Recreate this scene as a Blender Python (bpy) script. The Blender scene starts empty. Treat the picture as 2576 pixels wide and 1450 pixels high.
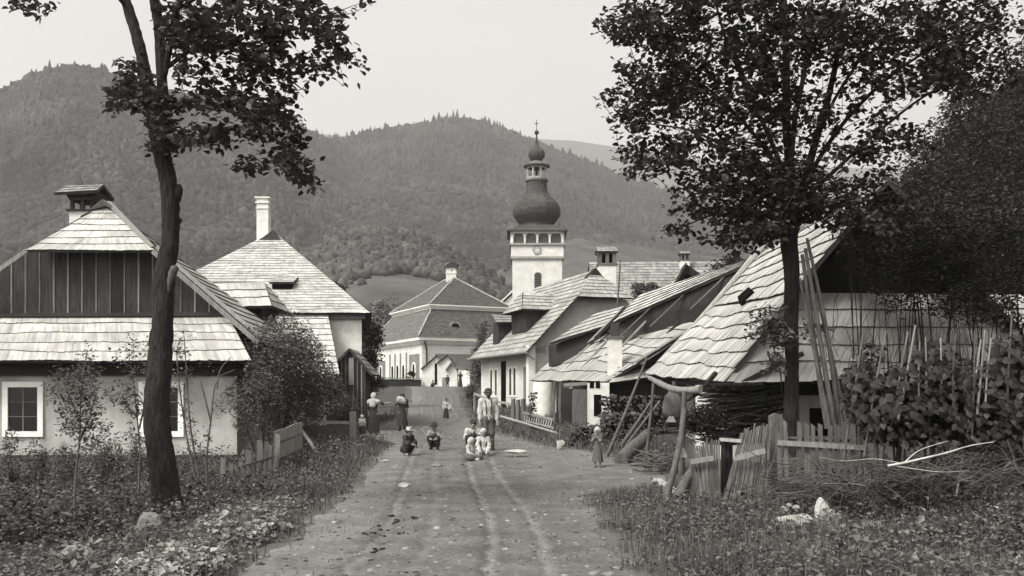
import bpy, math, random
import numpy as np
from mathutils import Vector
random.seed(7); R = np.random.default_rng(11)
scn = bpy.context.scene
C = scn.collection
# ---------------------------------------------------------------- camera, sky, sun, exposure
FPX, CX, HY, CAMZ = 2474.0, 1288.0, 1000.0, 1.7
cam = bpy.data.cameras.new('camera'); camo = bpy.data.objects.new('camera', cam); C.objects.link(camo)
camo.location = (0, 0, CAMZ); camo.rotation_euler = (math.radians(90), 0, 0)
cam.sensor_width = 36; cam.lens = 36*FPX/2576; cam.shift_y = 275/2576
cam.clip_start = 0.1; cam.clip_end = 20000
scn.camera = camo
SUN_EL, SUN_AZ = 50, -136            # azimuth clockwise from +Y (view direction)
world = bpy.data.worlds.new("World"); scn.world = world; world.use_nodes = True
nt = world.node_tree; nt.nodes.clear()
sky = nt.nodes.new('ShaderNodeTexSky'); sky.sky_type = 'NISHITA'; sky.sun_disc = False
sky.sun_elevation = math.radians(SUN_EL); sky.sun_rotation = math.radians(SUN_AZ)
sky.air_density = 1.0; sky.dust_density = 4.0; sky.ozone_density = 1.0
hs = nt.nodes.new('ShaderNodeHueSaturation'); hs.inputs['Saturation'].default_value = 0.03
tnt = nt.nodes.new('ShaderNodeMix'); tnt.data_type = 'RGBA'; tnt.blend_type = 'MULTIPLY'; tnt.inputs[0].default_value = 1
tnt.inputs[7].default_value = (1.0, .99, .955, 1)
wtc = nt.nodes.new('ShaderNodeTexCoord'); wmp = nt.nodes.new('ShaderNodeMapping'); wmp.inputs['Scale'].default_value = (1, 1, 2.5); wn = nt.nodes.new('ShaderNodeTexNoise'); wn.inputs['Scale'].default_value = 2.2; wn.inputs['Detail'].default_value = 6
wr = nt.nodes.new('ShaderNodeMapRange'); wr.inputs['From Min'].default_value = .3; wr.inputs['From Max'].default_value = .7; wr.inputs['To Min'].default_value = .94; wr.inputs['To Max'].default_value = 1.12      # thin high cloud
nt.links.new(wtc.outputs['Generated'], wmp.inputs[0]); nt.links.new(wmp.outputs[0], wn.inputs['Vector']); nt.links.new(wn.outputs[0], wr.inputs['Value'])
wv_ = nt.nodes.new('ShaderNodeVectorMath'); wv_.operation = 'SCALE'
bg = nt.nodes.new('ShaderNodeBackground'); bg.inputs[1].default_value = 0.15
wo = nt.nodes.new('ShaderNodeOutputWorld')
nt.links.new(sky.outputs[0], hs.inputs['Color']); nt.links.new(hs.outputs[0], tnt.inputs[6])
nt.links.new(tnt.outputs[2], wv_.inputs[0]); nt.links.new(wr.outputs[0], wv_.inputs['Scale']); nt.links.new(wv_.outputs[0], bg.inputs[0]); nt.links.new(bg.outputs[0], wo.inputs[0])
sl = bpy.data.lights.new('sun', 'SUN'); sl.energy = 1.4; sl.angle = math.radians(14); sl.color = (1, .985, .95)
so = bpy.data.objects.new('sun', sl); C.objects.link(so)
az, el = math.radians(SUN_AZ), math.radians(SUN_EL)
sd = Vector((math.sin(az)*math.cos(el), math.cos(az)*math.cos(el), math.sin(el)))
so.rotation_euler = sd.to_track_quat('Z', 'Y').to_euler(); so.location = (0, 0, 60)
scn.view_settings.view_transform = 'Standard'; scn.view_settings.look = 'None'
scn.view_settings.gamma = 1; scn.view_settings.exposure = 1.0

# ---------------------------------------------------------------- helpers
def P(px, py, d):
    """photo position (2576 px wide) at distance d -> world point"""
    return np.array([(px-CX)/FPX*d, d, CAMZ+(HY-py)/FPX*d])
def A(*a): return np.array(a, float)
ORG = {}
class MB:
    def __init__(s): s.V=[]; s.n=0; s.L=[]; s.K=[]; s.M=[]; s.Rn=[]; s.S=[]
    def add(s, v, f, mi=0, r=None, sc=None):
        v = np.asarray(v, np.float32).reshape(-1, 3)
        if isinstance(f, np.ndarray):
            m, k = f.shape; flat = f.reshape(-1); cnt = np.full(m, k, np.int32)
        else:
            m = len(f); cnt = np.array([len(q) for q in f], np.int32)
            flat = np.array([i for q in f for i in q], np.int32)
        s.V.append(v); s.L.append(flat.astype(np.int32)+s.n); s.K.append(cnt); s.n += len(v)
        s.M.append(np.full(m, mi, np.int32) if np.isscalar(mi) else np.asarray(mi, np.int32))
        s.Rn.append(R.random(m).astype(np.float32) if r is None else (np.full(m, r, np.float32) if np.isscalar(r) else np.asarray(r, np.float32)))
        s.S.append(v if sc is None else np.asarray(sc, np.float32))
    def build(s, name, mats, parent=None, loc=None, smooth=False):
        me = bpy.data.meshes.new(name)
        V = np.concatenate(s.V); L = np.concatenate(s.L); K = np.concatenate(s.K)
        if parent is not None: org = ORG[parent.name]
        elif loc is not None: org = np.array(loc, float)
        else:
            mn = V.min(0); mx = V.max(0); org = np.array([(mn[0]+mx[0])/2, (mn[1]+mx[1])/2, mn[2]], float)
        V = (V-org).astype(np.float32)
        me.vertices.add(len(V)); me.vertices.foreach_set('co', V.reshape(-1))
        me.loops.add(len(L)); me.loops.foreach_set('vertex_index', L)
        me.polygons.add(len(K)); st = np.concatenate([[0], np.cumsum(K)[:-1]]).astype(np.int32)
        me.polygons.foreach_set('loop_start', st)
        me.polygons.foreach_set('material_index', np.concatenate(s.M))
        me.polygons.foreach_set('use_smooth', np.full(len(K), smooth, bool))
        a = me.attributes.new('rnd', 'FLOAT', 'FACE'); a.data.foreach_set('value', np.concatenate(s.Rn))
        a = me.attributes.new('sc', 'FLOAT_VECTOR', 'POINT'); a.data.foreach_set('vector', np.concatenate(s.S).reshape(-1))
        me.update(calc_edges=True)
        for m in (mats if isinstance(mats, (list, tuple)) else [mats]): me.materials.append(m)
        o = bpy.data.objects.new(name, me); C.objects.link(o)
        if parent is not None:
            o.parent = parent; ORG[o.name] = org
        else:
            o.location = org; ORG[o.name] = org
        return o
def thing(name, label, cat, loc, group=None):
    o = bpy.data.objects.new(name, None); C.objects.link(o); o.location = tuple(float(x) for x in loc)
    o.empty_display_size = .2
    o['label'] = label; o['category'] = cat
    if group: o['group'] = group
    ORG[o.name] = np.array(loc, float); return o
def tag(o, label=None, cat=None, group=None, kind=None):
    if label: o['label'] = label
    if cat: o['category'] = cat
    if group: o['group'] = group
    if kind: o['kind'] = kind
    return o
def nrm(v): v = np.asarray(v, float); return v/(np.linalg.norm(v)+1e-12)
BOXF = np.array([[0,1,3,2],[4,6,7,5],[0,4,5,1],[2,3,7,6],[0,2,6,4],[1,5,7,3]])
def box(mb, x0, x1, y0, y1, z0, z1, mi=0, org=None, rz=0):
    v = np.array([[x, y, z] for x in (x0, x1) for y in (y0, y1) for z in (z0, z1)], float)
    if org is not None:
        c, s = math.cos(rz), math.sin(rz); v = v @ np.array([[c, s, 0], [-s, c, 0], [0, 0, 1]]) + np.array(org, float)
    mb.add(v, BOXF, mi, r=random.random())
def beam(mb, p, q, w, h, up=(0, 0, 1), mi=0):
    p = np.array(p, float); q = np.array(q, float); d = nrm(q-p); u = np.array(up, float)
    sdv = np.cross(d, u)
    if np.linalg.norm(sdv) < 1e-3: sdv = np.cross(d, [1, 0, 0.])
    sdv = nrm(sdv); u = nrm(np.cross(sdv, d))
    v = [c + a*sdv*w/2 + b*u*h/2 for c in (p, q) for a in (-1, 1) for b in (-1, 1)]
    mb.add(v, BOXF, mi, r=random.random())
def prism(mb, pts, off, mi=0):
    pts = np.array(pts, float); n = len(pts); off = np.array(off, float)
    v = np.concatenate([pts, pts+off])
    f = [list(range(n)), list(range(2*n-1, n-1, -1))] + [[i, (i+1) % n, n+(i+1) % n, n+i] for i in range(n)]
    mb.add(v, f, mi, r=random.random())
def tube(mb, path, rad, n=8, mi=0, wob=0, cap=True):
    path = np.array(path, float); m = len(path)
    rad = np.full(m, rad) if np.isscalar(rad) else np.interp(np.linspace(0, 1, m), np.linspace(0, 1, len(rad)), rad)
    T = np.gradient(path, axis=0); T /= np.linalg.norm(T, axis=1)[:, None]+1e-9
    ref = np.array([1., .13, .07]) if abs(T[0, 0]) < .8 else np.array([.1, 1, .1])
    vs = []
    an = np.linspace(0, 2*math.pi, n, endpoint=False)
    for i in range(m):
        s1 = nrm(ref-T[i]*np.dot(ref, T[i])); s2 = np.cross(T[i], s1); ref = s1
        rr = rad[i]*(1+(R.random(n)-.5)*2*wob)
        vs.append(path[i]+np.outer(np.cos(an)*rr, s1)+np.outer(np.sin(an)*rr, s2))
    v = np.concatenate(vs)
    i = np.arange(m-1)[:, None]*n; j = np.arange(n)[None, :]; j2 = (j+1) % n
    f = np.stack([i+j, i+j2, i+n+j2, i+n+j], -1).reshape(-1, 4)
    mb.add(v, f, mi, r=random.random())
    if cap and n > 3:
        mb.add(vs[0], [list(range(n))[::-1]], mi, r=.5); mb.add(vs[-1], [list(range(n))], mi, r=.5)
def spline(pts, k=6):
    pts = np.array(pts, float)
    if len(pts) < 3: return np.array([pts[0]+(pts[-1]-pts[0])*t for t in np.linspace(0, 1, k+1)])
    Q = np.concatenate([[2*pts[0]-pts[1]], pts, [2*pts[-1]-pts[-2]]]); out = []
    for i in range(1, len(Q)-2):
        p0, p1, p2, p3 = Q[i-1:i+3]
        for t in np.linspace(0, 1, k, endpoint=False):
            out.append(.5*((2*p1)+(-p0+p2)*t+(2*p0-5*p1+4*p2-p3)*t*t+(-p0+3*p1-3*p2+p3)*t**3))
    out.append(Q[-2]); return np.array(out)
def lathe(mb, c, prof, n=16, mi=0, rot=0, sx=1, sy=1):
    c = np.array(c, float); an = np.linspace(0, 2*math.pi, n, endpoint=False)+rot
    v = np.concatenate([np.stack([c[0]+r*np.cos(an)*sx, c[1]+r*np.sin(an)*sy, np.full(n, c[2]+z)], 1) for r, z in prof])
    m = len(prof); i = np.arange(m-1)[:, None]*n; j = np.arange(n)[None, :]; j2 = (j+1) % n
    mb.add(v, np.stack([i+j, i+j2, i+n+j2, i+n+j], -1).reshape(-1, 4), mi)
    mb.add(v[:n], [list(range(n))[::-1]], mi); mb.add(v[-n:], [list(range(n))], mi)
def rgrid(f, us, vs): return np.array([[f(u, v) for v in vs] for u in us])
def shingles(mb, BL, BR, TR, TL, course=.4, bw=.11, th=.035, wave=.04, jag=.03, slab=.06, mi=0, mib=1, sag=0., seed=None):
    """rows of overlapping split boards on the patch BL BR TR TL, laid on a thin solid deck"""
    rg = np.random.default_rng(seed if seed is not None else random.randrange(10**6))
    BL, BR, TR, TL = [np.array(p, float) for p in (BL, BR, TR, TL)]
    H = (np.linalg.norm(TL-BL)+np.linalg.norm(TR-BR))/2; n = max(2, int(round(H/course)))
    N = nrm(np.cross(BR-BL+TR-TL, TL-BL+TR-BR))
    if N[2] < 0: N = -N
    def S(u, v, o=0.):
        u = np.asarray(u)[..., None]; v = np.asarray(v)[..., None]; o = np.asarray(o)[..., None]
        p = (BL*(1-u)+BR*u)*(1-v)+(TL*(1-u)+TR*u)*v
        return p + N*o - np.array([0, 0, 1.])*sag*(4*u*(1-u))*(.4+.6*v)
    ph = rg.random(4)*6.28
    for i in range(n):
        Wd = np.linalg.norm((BR-BL)*(1-i/n)+(TR-TL)*i/n); Wn = np.linalg.norm((BR-BL)*(1-(i+1)/n)+(TR-TL)*(i+1)/n)
        m = max(1, int((Wd+Wn)/2/bw)+1)
        e = np.linspace(0, 1, m+1); e[1:-1] += (rg.random(m-1)-.5)*.4/m
        wv = lambda u: (np.sin(u*Wd*.7+ph[0]+i*1.3)*.6+np.sin(u*Wd*1.9+ph[1]+i*2.1)*.4)*wave/H
        u0, u1 = e[:-1], e[1:]; um = (u0+u1)/2
        w_ = rg.random(m); jg = ((rg.random(m)-.5)*.7+(np.interp(np.arange(m), np.arange(0, m+6, 5), rg.random(len(np.arange(0, m+6, 5))))-.5))*1.2*jag/H
        lift = th*(.9+.25*rg.random(m))
        vb = i/n+wv(um)+jg; 
        if i == 0: vb = wv(um)*.4+jg-.01
        vt = np.minimum((i+1)/n+.3/n+np.abs(wv(um)), 1.0)
        a = S(u0, vb, lift); b = S(u1, vb, lift*.98); c = S(u1, vt, .004); d = S(u0, vt, .004)
        a2 = S(u0, vb+.004, -.006); b2 = S(u1, vb+.004, -.006)
        v = np.stack([a, b, c, d, a2, b2], 1).reshape(-1, 3); k = np.arange(m)[:, None]*6
        sc = np.stack([np.stack([np.stack([uu*Wd+i*3.7, vv*H, np.zeros(m)], 1)], 1)[:, 0] for uu, vv in ((u0, vb), (u1, vb), (u1, vt), (u0, vt), (u0, vb), (u1, vb))], 1).reshape(-1, 3)
        r = rg.random(m)
        mb.add(v, np.concatenate([k+[0, 1, 2, 3]]), mi, r=r, sc=sc)
        mb.add(v, np.concatenate([k+[4, 5, 1, 0]]), mib, r=r, sc=sc)
        mb.add(v, np.concatenate([k+[1, 5, 2]]), mib, r=r, sc=sc); mb.add(v, np.concatenate([k+[0, 3, 4]]), mib, r=r, sc=sc)
    us = np.linspace(0, 1, 7)
    g = S(us[:, None]*np.ones(4), np.ones(7)[:, None]*np.linspace(0, 1, 4), -.01); h = S(us[:, None]*np.ones(4), np.ones(7)[:, None]*np.linspace(0, 1, 4), -.01-slab)
    v = np.concatenate([g.reshape(-1, 3), h.reshape(-1, 3)]); f = []
    for a in range(6):
        for b in range(3):
            q = [a*4+b, (a+1)*4+b, (a+1)*4+b+1, a*4+b+1]; f.append(q); f.append([x+28 for x in q[::-1]])
    for a in range(6):
        f.append([a*4, a*4+28, (a+1)*4+28, (a+1)*4]); f.append([a*4+3, (a+1)*4+3, (a+1)*4+31, a*4+31])
    for b in range(3):
        f.append([b, b+1, b+29, b+28]); f.append([24+b, 24+b+28, 25+b+28, 25+b])
    mb.add(v, f, mib)

def ico(level=1):
    t = (1+5**.5)/2
    v = [(-1,t,0),(1,t,0),(-1,-t,0),(1,-t,0),(0,-1,t),(0,1,t),(0,-1,-t),(0,1,-t),(t,0,-1),(t,0,1),(-t,0,-1),(-t,0,1)]
    f = [(0,11,5),(0,5,1),(0,1,7),(0,7,10),(0,10,11),(1,5,9),(5,11,4),(11,10,2),(10,7,6),(7,1,8),(3,9,4),(3,4,2),(3,2,6),(3,6,8),(3,8,9),(4,9,5),(2,4,11),(6,2,10),(8,6,7),(9,8,1)]
    v = [np.array(x)/np.linalg.norm(x) for x in v]
    for _ in range(level):
        mid = {}; nf = []
        def m(a, b):
            k = (min(a, b), max(a, b))
            if k not in mid: v.append(nrm(v[a]+v[b])); mid[k] = len(v)-1
            return mid[k]
        for a, b, c in f:
            x, y, z = m(a, b), m(b, c), m(c, a); nf += [(a, x, z), (b, y, x), (c, z, y), (x, y, z)]
        f = nf
    return np.array(v), np.array(f)
ICO0, ICO1, ICO2, ICO3 = ico(0), ico(1), ico(2), ico(3)
def vnoise(p, seed=0):
    """cheap smooth noise -1..1 for arrays of points"""
    p = np.asarray(p, float); o = np.zeros(p.shape[:-1]); rg = np.random.default_rng(seed)
    for k in range(7):
        w = rg.normal(size=p.shape[-1])*(1+.55*k); o += np.sin(p@w+rg.random()*6.28)/(1+.45*k)
    return o/2.6
def rock(mb, c, s, seed, rough=.25, mi=0, lvl=ICO3, rot=0):
    v, f = lvl; q = v*(1+rough*vnoise(v*2.0, seed)[:, None]+rough*.35*vnoise(v*6, seed+1)[:, None])
    rg = np.random.default_rng(seed)
    for _ in range(9):                                  # flat chips
        n = nrm(rg.normal(size=3)); d = .62+.25*rg.random(); t = q@n-d; q = q-np.outer(np.maximum(t, 0), n)*.9
    q = q*np.array(s, float); cc, ss = math.cos(rot), math.sin(rot)
    q = q@np.array([[cc, ss, 0], [-ss, cc, 0], [0, 0, 1]])
    mb.add(q+np.array(c, float), f, mi)

# ---------------------------------------------------------------- materials
TINT = (1.0, .975, .905)
def G(v): return (v*TINT[0], v*TINT[1], v*TINT[2], 1)
def mat(name, v, var=.25, scale=3, stretch=(1, 1, 1), rough=.9, bump=.25, coord='Object', rndv=0., var2=.12, scale2=.4, trans=0., bdist=.02, spec=.2):
    m = bpy.data.materials.new(name); m.use_nodes = True; t = m.node_tree; N = t.nodes; L = t.links
    b = N['Principled BSDF']; b.inputs['Roughness'].default_value = rough; b.inputs['Specular IOR Level'].default_value = spec
    if coord == 'sc':
        tc = N.new('ShaderNodeAttribute'); tc.attribute_name = 'sc'; vec = tc.outputs['Vector']
    else:
        tc = N.new('ShaderNodeTexCoord'); vec = tc.outputs['Object']
    mp = N.new('ShaderNodeMapping'); mp.inputs['Scale'].default_value = stretch; L.new(vec, mp.inputs['Vector'])
    n1 = N.new('ShaderNodeTexNoise'); n1.inputs['Scale'].default_value = scale; n1.inputs['Detail'].default_value = 7; n1.inputs['Roughness'].default_value = .6; L.new(mp.outputs[0], n1.inputs['Vector'])
    n2 = N.new('ShaderNodeTexNoise'); n2.inputs['Scale'].default_value = scale2; n2.inputs['Detail'].default_value = 3; L.new(vec, n2.inputs['Vector'])
    def mr(src, lo, hi, a=.3, c=.7):
        q = N.new('ShaderNodeMapRange'); q.inputs['From Min'].default_value = a; q.inputs['From Max'].default_value = c
        q.inputs['To Min'].default_value = lo; q.inputs['To Max'].default_value = hi; L.new(src, q.inputs['Value']); return q.outputs[0]
    def mul(a, c):
        q = N.new('ShaderNodeMath'); q.operation = 'MULTIPLY'; L.new(a, q.inputs[0])
        if isinstance(c, float): q.inputs[1].default_value = c
        else: L.new(c, q.inputs[1])
        return q.outputs[0]
    val = mul(mr(n1.outputs[0], 1-var, 1+var), mr(n2.outputs[0], 1-var2, 1+var2))
    if rndv > 0:
        at = N.new('ShaderNodeAttribute'); at.attribute_name = 'rnd'
        val = mul(val, mr(at.outputs['Fac'], 1-rndv, 1+rndv, 0, 1))
    val = mul(val, float(v))
    vm = N.new('ShaderNodeVectorMath'); vm.operation = 'SCALE'; vm.inputs[0].default_value = TINT; L.new(val, vm.inputs['Scale'])
    L.new(vm.outputs[0], b.inputs['Base Color'])
    if bump:
        bp = N.new('ShaderNodeBump'); bp.inputs['Strength'].default_value = bump; bp.inputs['Distance'].default_value = bdist
        L.new(n1.outputs[0], bp.inputs['Height']); L.new(bp.outputs[0], b.inputs['Normal'])
    if trans:
        tr = N.new('ShaderNodeBsdfTranslucent'); L.new(vm.outputs[0], tr.inputs['Color'])
        mx = N.new('ShaderNodeMixShader'); mx.inputs[0].default_value = trans
        L.new(b.outputs[0], mx.inputs[1]); L.new(tr.outputs[0], mx.inputs[2]); L.new(mx.outputs[0], N['Material Output'].inputs[0])
    return m
M = {}
M['shingle'] = mat('weathered_shingle', .26, .34, 2.2, (5, .6, 1), coord='sc', rndv=.18, var2=.30, scale2=.7, bump=.4)
M['shingle_light'] = mat('pale_shingle', .34, .30, 2.2, (6, .5, 1), coord='sc', rndv=.15, var2=.30, scale2=.8, bump=.5)
M['shingle_mid'] = mat('grey_shingle', .20, .28, 2.2, (5, .6, 1), coord='sc', rndv=.25, var2=.2, scale2=.5, bump=.3)
M['shingle_end'] = mat('shingle_end_grain_shade', .045, .3, 8)  # dark end wood, deepened to paint the shadow line under each course
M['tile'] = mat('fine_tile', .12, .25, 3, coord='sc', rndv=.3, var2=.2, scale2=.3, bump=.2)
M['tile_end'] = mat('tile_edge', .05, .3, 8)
M['tile_shaded'] = mat('shaded_tile', .075, .25, 3, coord='sc', rndv=.3, var2=.2, scale2=.3, bump=.2)  # same tile, with the shade of the right-hand roof faces put into its colour
M['white'] = mat('limewash', .56, .15, 4, var2=.10, scale2=.9, bump=.25, bdist=.03)
M['whitef'] = mat('white_paint', .72, .07, 6, bump=.1)
M['grey_plaster'] = mat('grey_plaster', .33, .20, 2.6, (1, 1, .45), var2=.24, scale2=.9, bump=.35, bdist=.03)
M['panel'] = mat('grey_panel', .17, .14, 3, bump=.2)
M['wood_dark'] = mat('dark_boards', .028, .5, 5, (6, 6, .5), rndv=.35, var2=.25, scale2=1.1, bump=.4)
M['wood_strip'] = mat('cover_strip', .14, .4, 5, (5, 5, .5), rndv=.4, bump=.3)
M['wood'] = mat('grey_wood', .10, .4, 4, (5, 5, .6), rndv=.3, var2=.2, bump=.4)
M['wood_light'] = mat('bleached_wood', .21, .3, 4, (5, 5, .6), rndv=.25, bump=.4)
M['bark'] = mat('bark', .030, .6, 14, (2, 2, .30), rndv=.1, var2=.3, scale2=2.5, bump=1.0, bdist=.16)
M['bark_light'] = mat('smooth_bark', .085, .45, 7, (2, 2, .8), bump=.6)
M['birch'] = mat('birch_bark', .38, .45, 5, (1, 1, 3), bump=.5)
M['glass'] = mat('window_glass', .008, .3, 2, rough=.15, bump=0, spec=.5)
M['void'] = mat('dark_opening', .007, .3, 2, bump=0, spec=0.)
M['leaf'] = mat('linden_leaf', .042, .2, 3, rndv=.45, bump=0, trans=.25, rough=.6)
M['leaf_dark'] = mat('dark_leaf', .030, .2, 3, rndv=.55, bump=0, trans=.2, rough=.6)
M['leaf_mid'] = mat('shrub_leaf', .098, .2, 3, rndv=.6, bump=0, trans=.25, rough=.6)
M['leaf_light'] = mat('pale_leaf', .26, .2, 3, rndv=.5, bump=0, trans=.25, rough=.5)
M['leaf_bean'] = mat('bean_leaf', .036, .25, 8, rndv=.45, bump=.2, trans=.25, rough=.55)
M['leaf_bank'] = mat('bank_leaf', .030, .2, 3, rndv=.8, bump=0, trans=.2, rough=.6)
M['grass'] = mat('grass_blade', .10, .2, 3, rndv=.55, bump=0, trans=.3)
M['twig'] = mat('twig', .07, .3, 6, rndv=.5)
M['firewood'] = mat('firewood', .06, .5, 8, rndv=.75, bump=.4)
M['stone'] = mat('limestone', .34, .22, 5, var2=.15, scale2=2.5, bump=.8, bdist=.05)
M['stone_dark'] = mat('mossy_stone', .16, .3, 5, bump=.8, bdist=.05)
M['forest'] = mat('forest_canopy', .030, .3, .3, rndv=.5, var2=.75, scale2=.018, bump=0)
M['onion'] = mat('onion_shingle', .055, .3, 3, rndv=.3, bump=.3)
M['cloth_white'] = mat('white_linen', .37, .25, 9, bump=.8)
M['cloth_grey'] = mat('grey_cloth', .2, .2, 12, bump=.3)
M['cloth_dark'] = mat('dark_cloth', .035, .3, 12, bump=.3)
M['cloth_mid'] = mat('brown_cloth', .085, .25, 12, bump=.3)
M['skin'] = mat('skin', .24, .12, 20, bump=.1, rough=.6)
M['hair_dark'] = mat('dark_hair', .02, .3, 30, (1, 1, .3), bump=.4)
M['hair_fair'] = mat('fair_hair', .38, .25, 30, (1, 1, .3), bump=.4)
M['straw'] = mat('straw', .36, .2, 25, bump=.4)
M['sack'] = mat('sack_cloth', .085, .25, 10, bump=.6)
# ---------------------------------------------------------------- terrain
PY = [0, 20, 26, 33, 41, 54, 70, 85, 107, 130, 160, 400, 900]
PZ = [0, 0, .28, .30, .32, .6, 1.4, 2.3, 2.9, 3.4, 4.2, 14, 30]
RL = ([0, 6, 9.3, 12.4, 17.5, 25, 30, 36, 42, 54, 70, 85, 100, 110], [-2.9, -2.7, -2.6, -2.65, -2.9, -3.35, -3.6, -5.5, -6.1, -6.0, -7.2, -8.6, -10.2, -12.5])
RRt = ([0, 6, 9.3, 12.4, 17, 18.6, 20.5, 23, 26, 28, 33, 40, 54, 70, 85, 100, 110], [1.4, 1.25, 1.18, 1.16, 1.25, 2.6, 3.4, 3.0, 2.0, 1.0, .2, -.9, -2.4, -3.7, -5.0, -5.5, -5.8])
def sstep(a, b, x): t = np.clip((x-a)/(b-a), 0, 1); return t*t*(3-2*t)
def gz(x, y):
    x = np.asarray(x, float); y = np.asarray(y, float)
    z = np.interp(y, PY, PZ)
    rl = np.interp(y, *RL); rr = np.interp(y, *RRt)
    z = z + sstep(0, 1, (x-rr)/2.5)*np.interp(y, [0, 17, 30, 36, 45, 60, 90], [.12, .05, .0, .28, .65, .5, 0])
    z = z + np.interp(y, [0, 15.5, 19, 30], [1, 1, 0, 0])*np.clip(x-5.3, 0, 20)*.24
    z = z + np.clip(x-14.5, 0, 60)*.42*sstep(16, 30, y)
    z = z - sstep(0, 1, (rl-x)/1.8)*np.interp(y, [0, 18, 26, 40], [.10, .05, 0, 0])
    z = z - sstep(1, 4, rl-x)*np.interp(y, [18, 24, 33, 42], [0, .26, .26, 0])
    z = z - np.exp(-((x+5.2)/.8)**2)*np.interp(y, [0, 11, 16], [.35, .25, 0])
    q = np.stack([x, y], -1)
    edge = np.minimum(np.abs(x-rl), np.abs(x-rr)); off = np.where((x > rl) & (x < rr), 0, 1)
    fa = np.clip(16/np.maximum(y, 8), 0, 1); z = z + vnoise(q*.9, 3)*.035*(.35*fa+off*sstep(0, 1, edge)) + vnoise(q*3.1, 4)*.010*fa
    rut = 0
    for c in (.25, .40, .585, .73): rut = rut+np.exp(-(((x-(rl+4.0*c))+.10*np.sin(y*.3+1))/.10)**2)
    return z - rut*.035*(.6+.5*np.sin(x*1.7+y*.9))*(1-off)*np.interp(y, [0, 5, 30, 60], [1, 1, .8, 0])
def grid_mesh(mb, xs, ys, zf, mi=0):
    X, Y = np.meshgrid(xs, ys); Z = zf(X, Y); v = np.stack([X, Y, Z], -1).reshape(-1, 3); n = len(xs)
    i = np.arange(len(ys)-1)[:, None]*n; j = np.arange(n-1)[None, :]
    mb.add(v, np.stack([i+j, i+j+1, i+n+j+1, i+n+j], -1).reshape(-1, 4), mi)
xs = np.concatenate([np.linspace(-400, -40, 12)[:-1], np.linspace(-40, -10, 40)[:-1], np.linspace(-10, 10, 180)[:-1], np.linspace(10, 40, 40)[:-1], np.linspace(40, 400, 12)])
ys = np.concatenate([np.linspace(-60, 4, 16)[:-1], np.linspace(4, 32, 230)[:-1], np.linspace(32, 120, 200)[:-1], np.linspace(120, 420, 30)])
mb = MB(); X_, Y_ = np.meshgrid(xs, ys); e_ = np.minimum(np.abs(X_-np.interp(Y_, *RL)), np.abs(X_-np.interp(Y_, *RRt))); e_ = np.where((Y_ > -20) & (Y_ < 112), e_, 5)
def gsub(x, y):
    rl = np.interp(y, *RL); rr = np.interp(y, *RRt); ins = np.minimum(x-rl, rr-x); return gz(x, y)-.07*sstep(.0, .3, ins)*((y > -20) & (y < 110))
grid_mesh(mb, xs, ys, gsub); mb.S[0] = np.stack([e_, e_*0, e_*0], -1).reshape(-1, 3).astype(np.float32)
gm = mat('meadow_soil', .050, .45, 5, var2=.3, scale2=.6, bump=.6, bdist=.04)
t_ = gm.node_tree; b_ = t_.nodes['Principled BSDF']; src = b_.inputs['Base Color'].links[0].from_socket
at = t_.nodes.new('ShaderNodeAttribute'); at.attribute_name = 'sc'; sp = t_.nodes.new('ShaderNodeSeparateXYZ'); t_.links.new(at.outputs['Vector'], sp.inputs[0])
tc = t_.nodes.new('ShaderNodeTexCoord'); nz = t_.nodes.new('ShaderNodeTexNoise'); nz.inputs['Scale'].default_value = 3; nz.inputs['Detail'].default_value = 5; t_.links.new(tc.outputs['Object'], nz.inputs['Vector'])
ma = t_.nodes.new('ShaderNodeMath'); ma.operation = 'MULTIPLY_ADD'; t_.links.new(nz.outputs[0], ma.inputs[0]); ma.inputs[1].default_value = -1.2; t_.links.new(sp.outputs[0], ma.inputs[2])
rg2 = t_.nodes.new('ShaderNodeMapRange'); rg2.inputs['From Min'].default_value = -.75; rg2.inputs['From Max'].default_value = .1; rg2.inputs['To Min'].default_value = 1; rg2.inputs['To Max'].default_value = 0; t_.links.new(ma.outputs[0], rg2.inputs['Value'])
mxc = t_.nodes.new('ShaderNodeMix'); mxc.data_type = 'RGBA'; t_.links.new(rg2.outputs[0], mxc.inputs[0]); t_.links.new(src, mxc.inputs[6]); mxc.inputs[7].default_value = G(.09); t_.links.new(mxc.outputs[2], b_.inputs['Base Color'])
o = mb.build('ground', gm, loc=(0, 0, 0), smooth=True); tag(o, kind='structure')
# road: a sheet 4 mm above the ground between its two worn edges
mb = MB(); ry = np.concatenate([np.linspace(-20, 4, 20)[:-1], np.linspace(4, 40, 420)[:-1], np.linspace(40, 110, 220)]); nu = 110
Xr = []
for y in ry:
    l = np.interp(y, *RL)+.07*math.sin(y*1.7)+.05*math.sin(y*4.3+1)+.03*math.sin(y*9.7); r = np.interp(y, *RRt)+.08*math.sin(y*1.3+2)+.05*math.sin(y*3.9)+.03*math.sin(y*8.9)
    Xr.append(np.linspace(l, r, nu))
Xr = np.array(Xr); Yr = ry[:, None]*np.ones(nu); Zr = gz(Xr, Yr)+.006
Zr[:, 0] -= .04; Zr[:, -1] -= .04
i = np.arange(len(ry)-1)[:, None]*nu; j = np.arange(nu-1)[None, :]
mb.add(np.stack([Xr, Yr, Zr], -1).reshape(-1, 3), np.stack([i+j, i+j+1, i+nu+j+1, i+nu+j], -1).reshape(-1, 4), sc=np.stack([(Xr-np.interp(Yr, *RL)+.10*np.sin(Yr*.3+1))/4.0, Yr, Zr], -1).reshape(-1, 3))
rm = mat('packed_earth', .108, .34, 14.0, (1, 1, 1), var2=.26, scale2=1.6, bump=.8, bdist=.03)
N_, L_ = rm.node_tree.nodes, rm.node_tree.links
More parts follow.
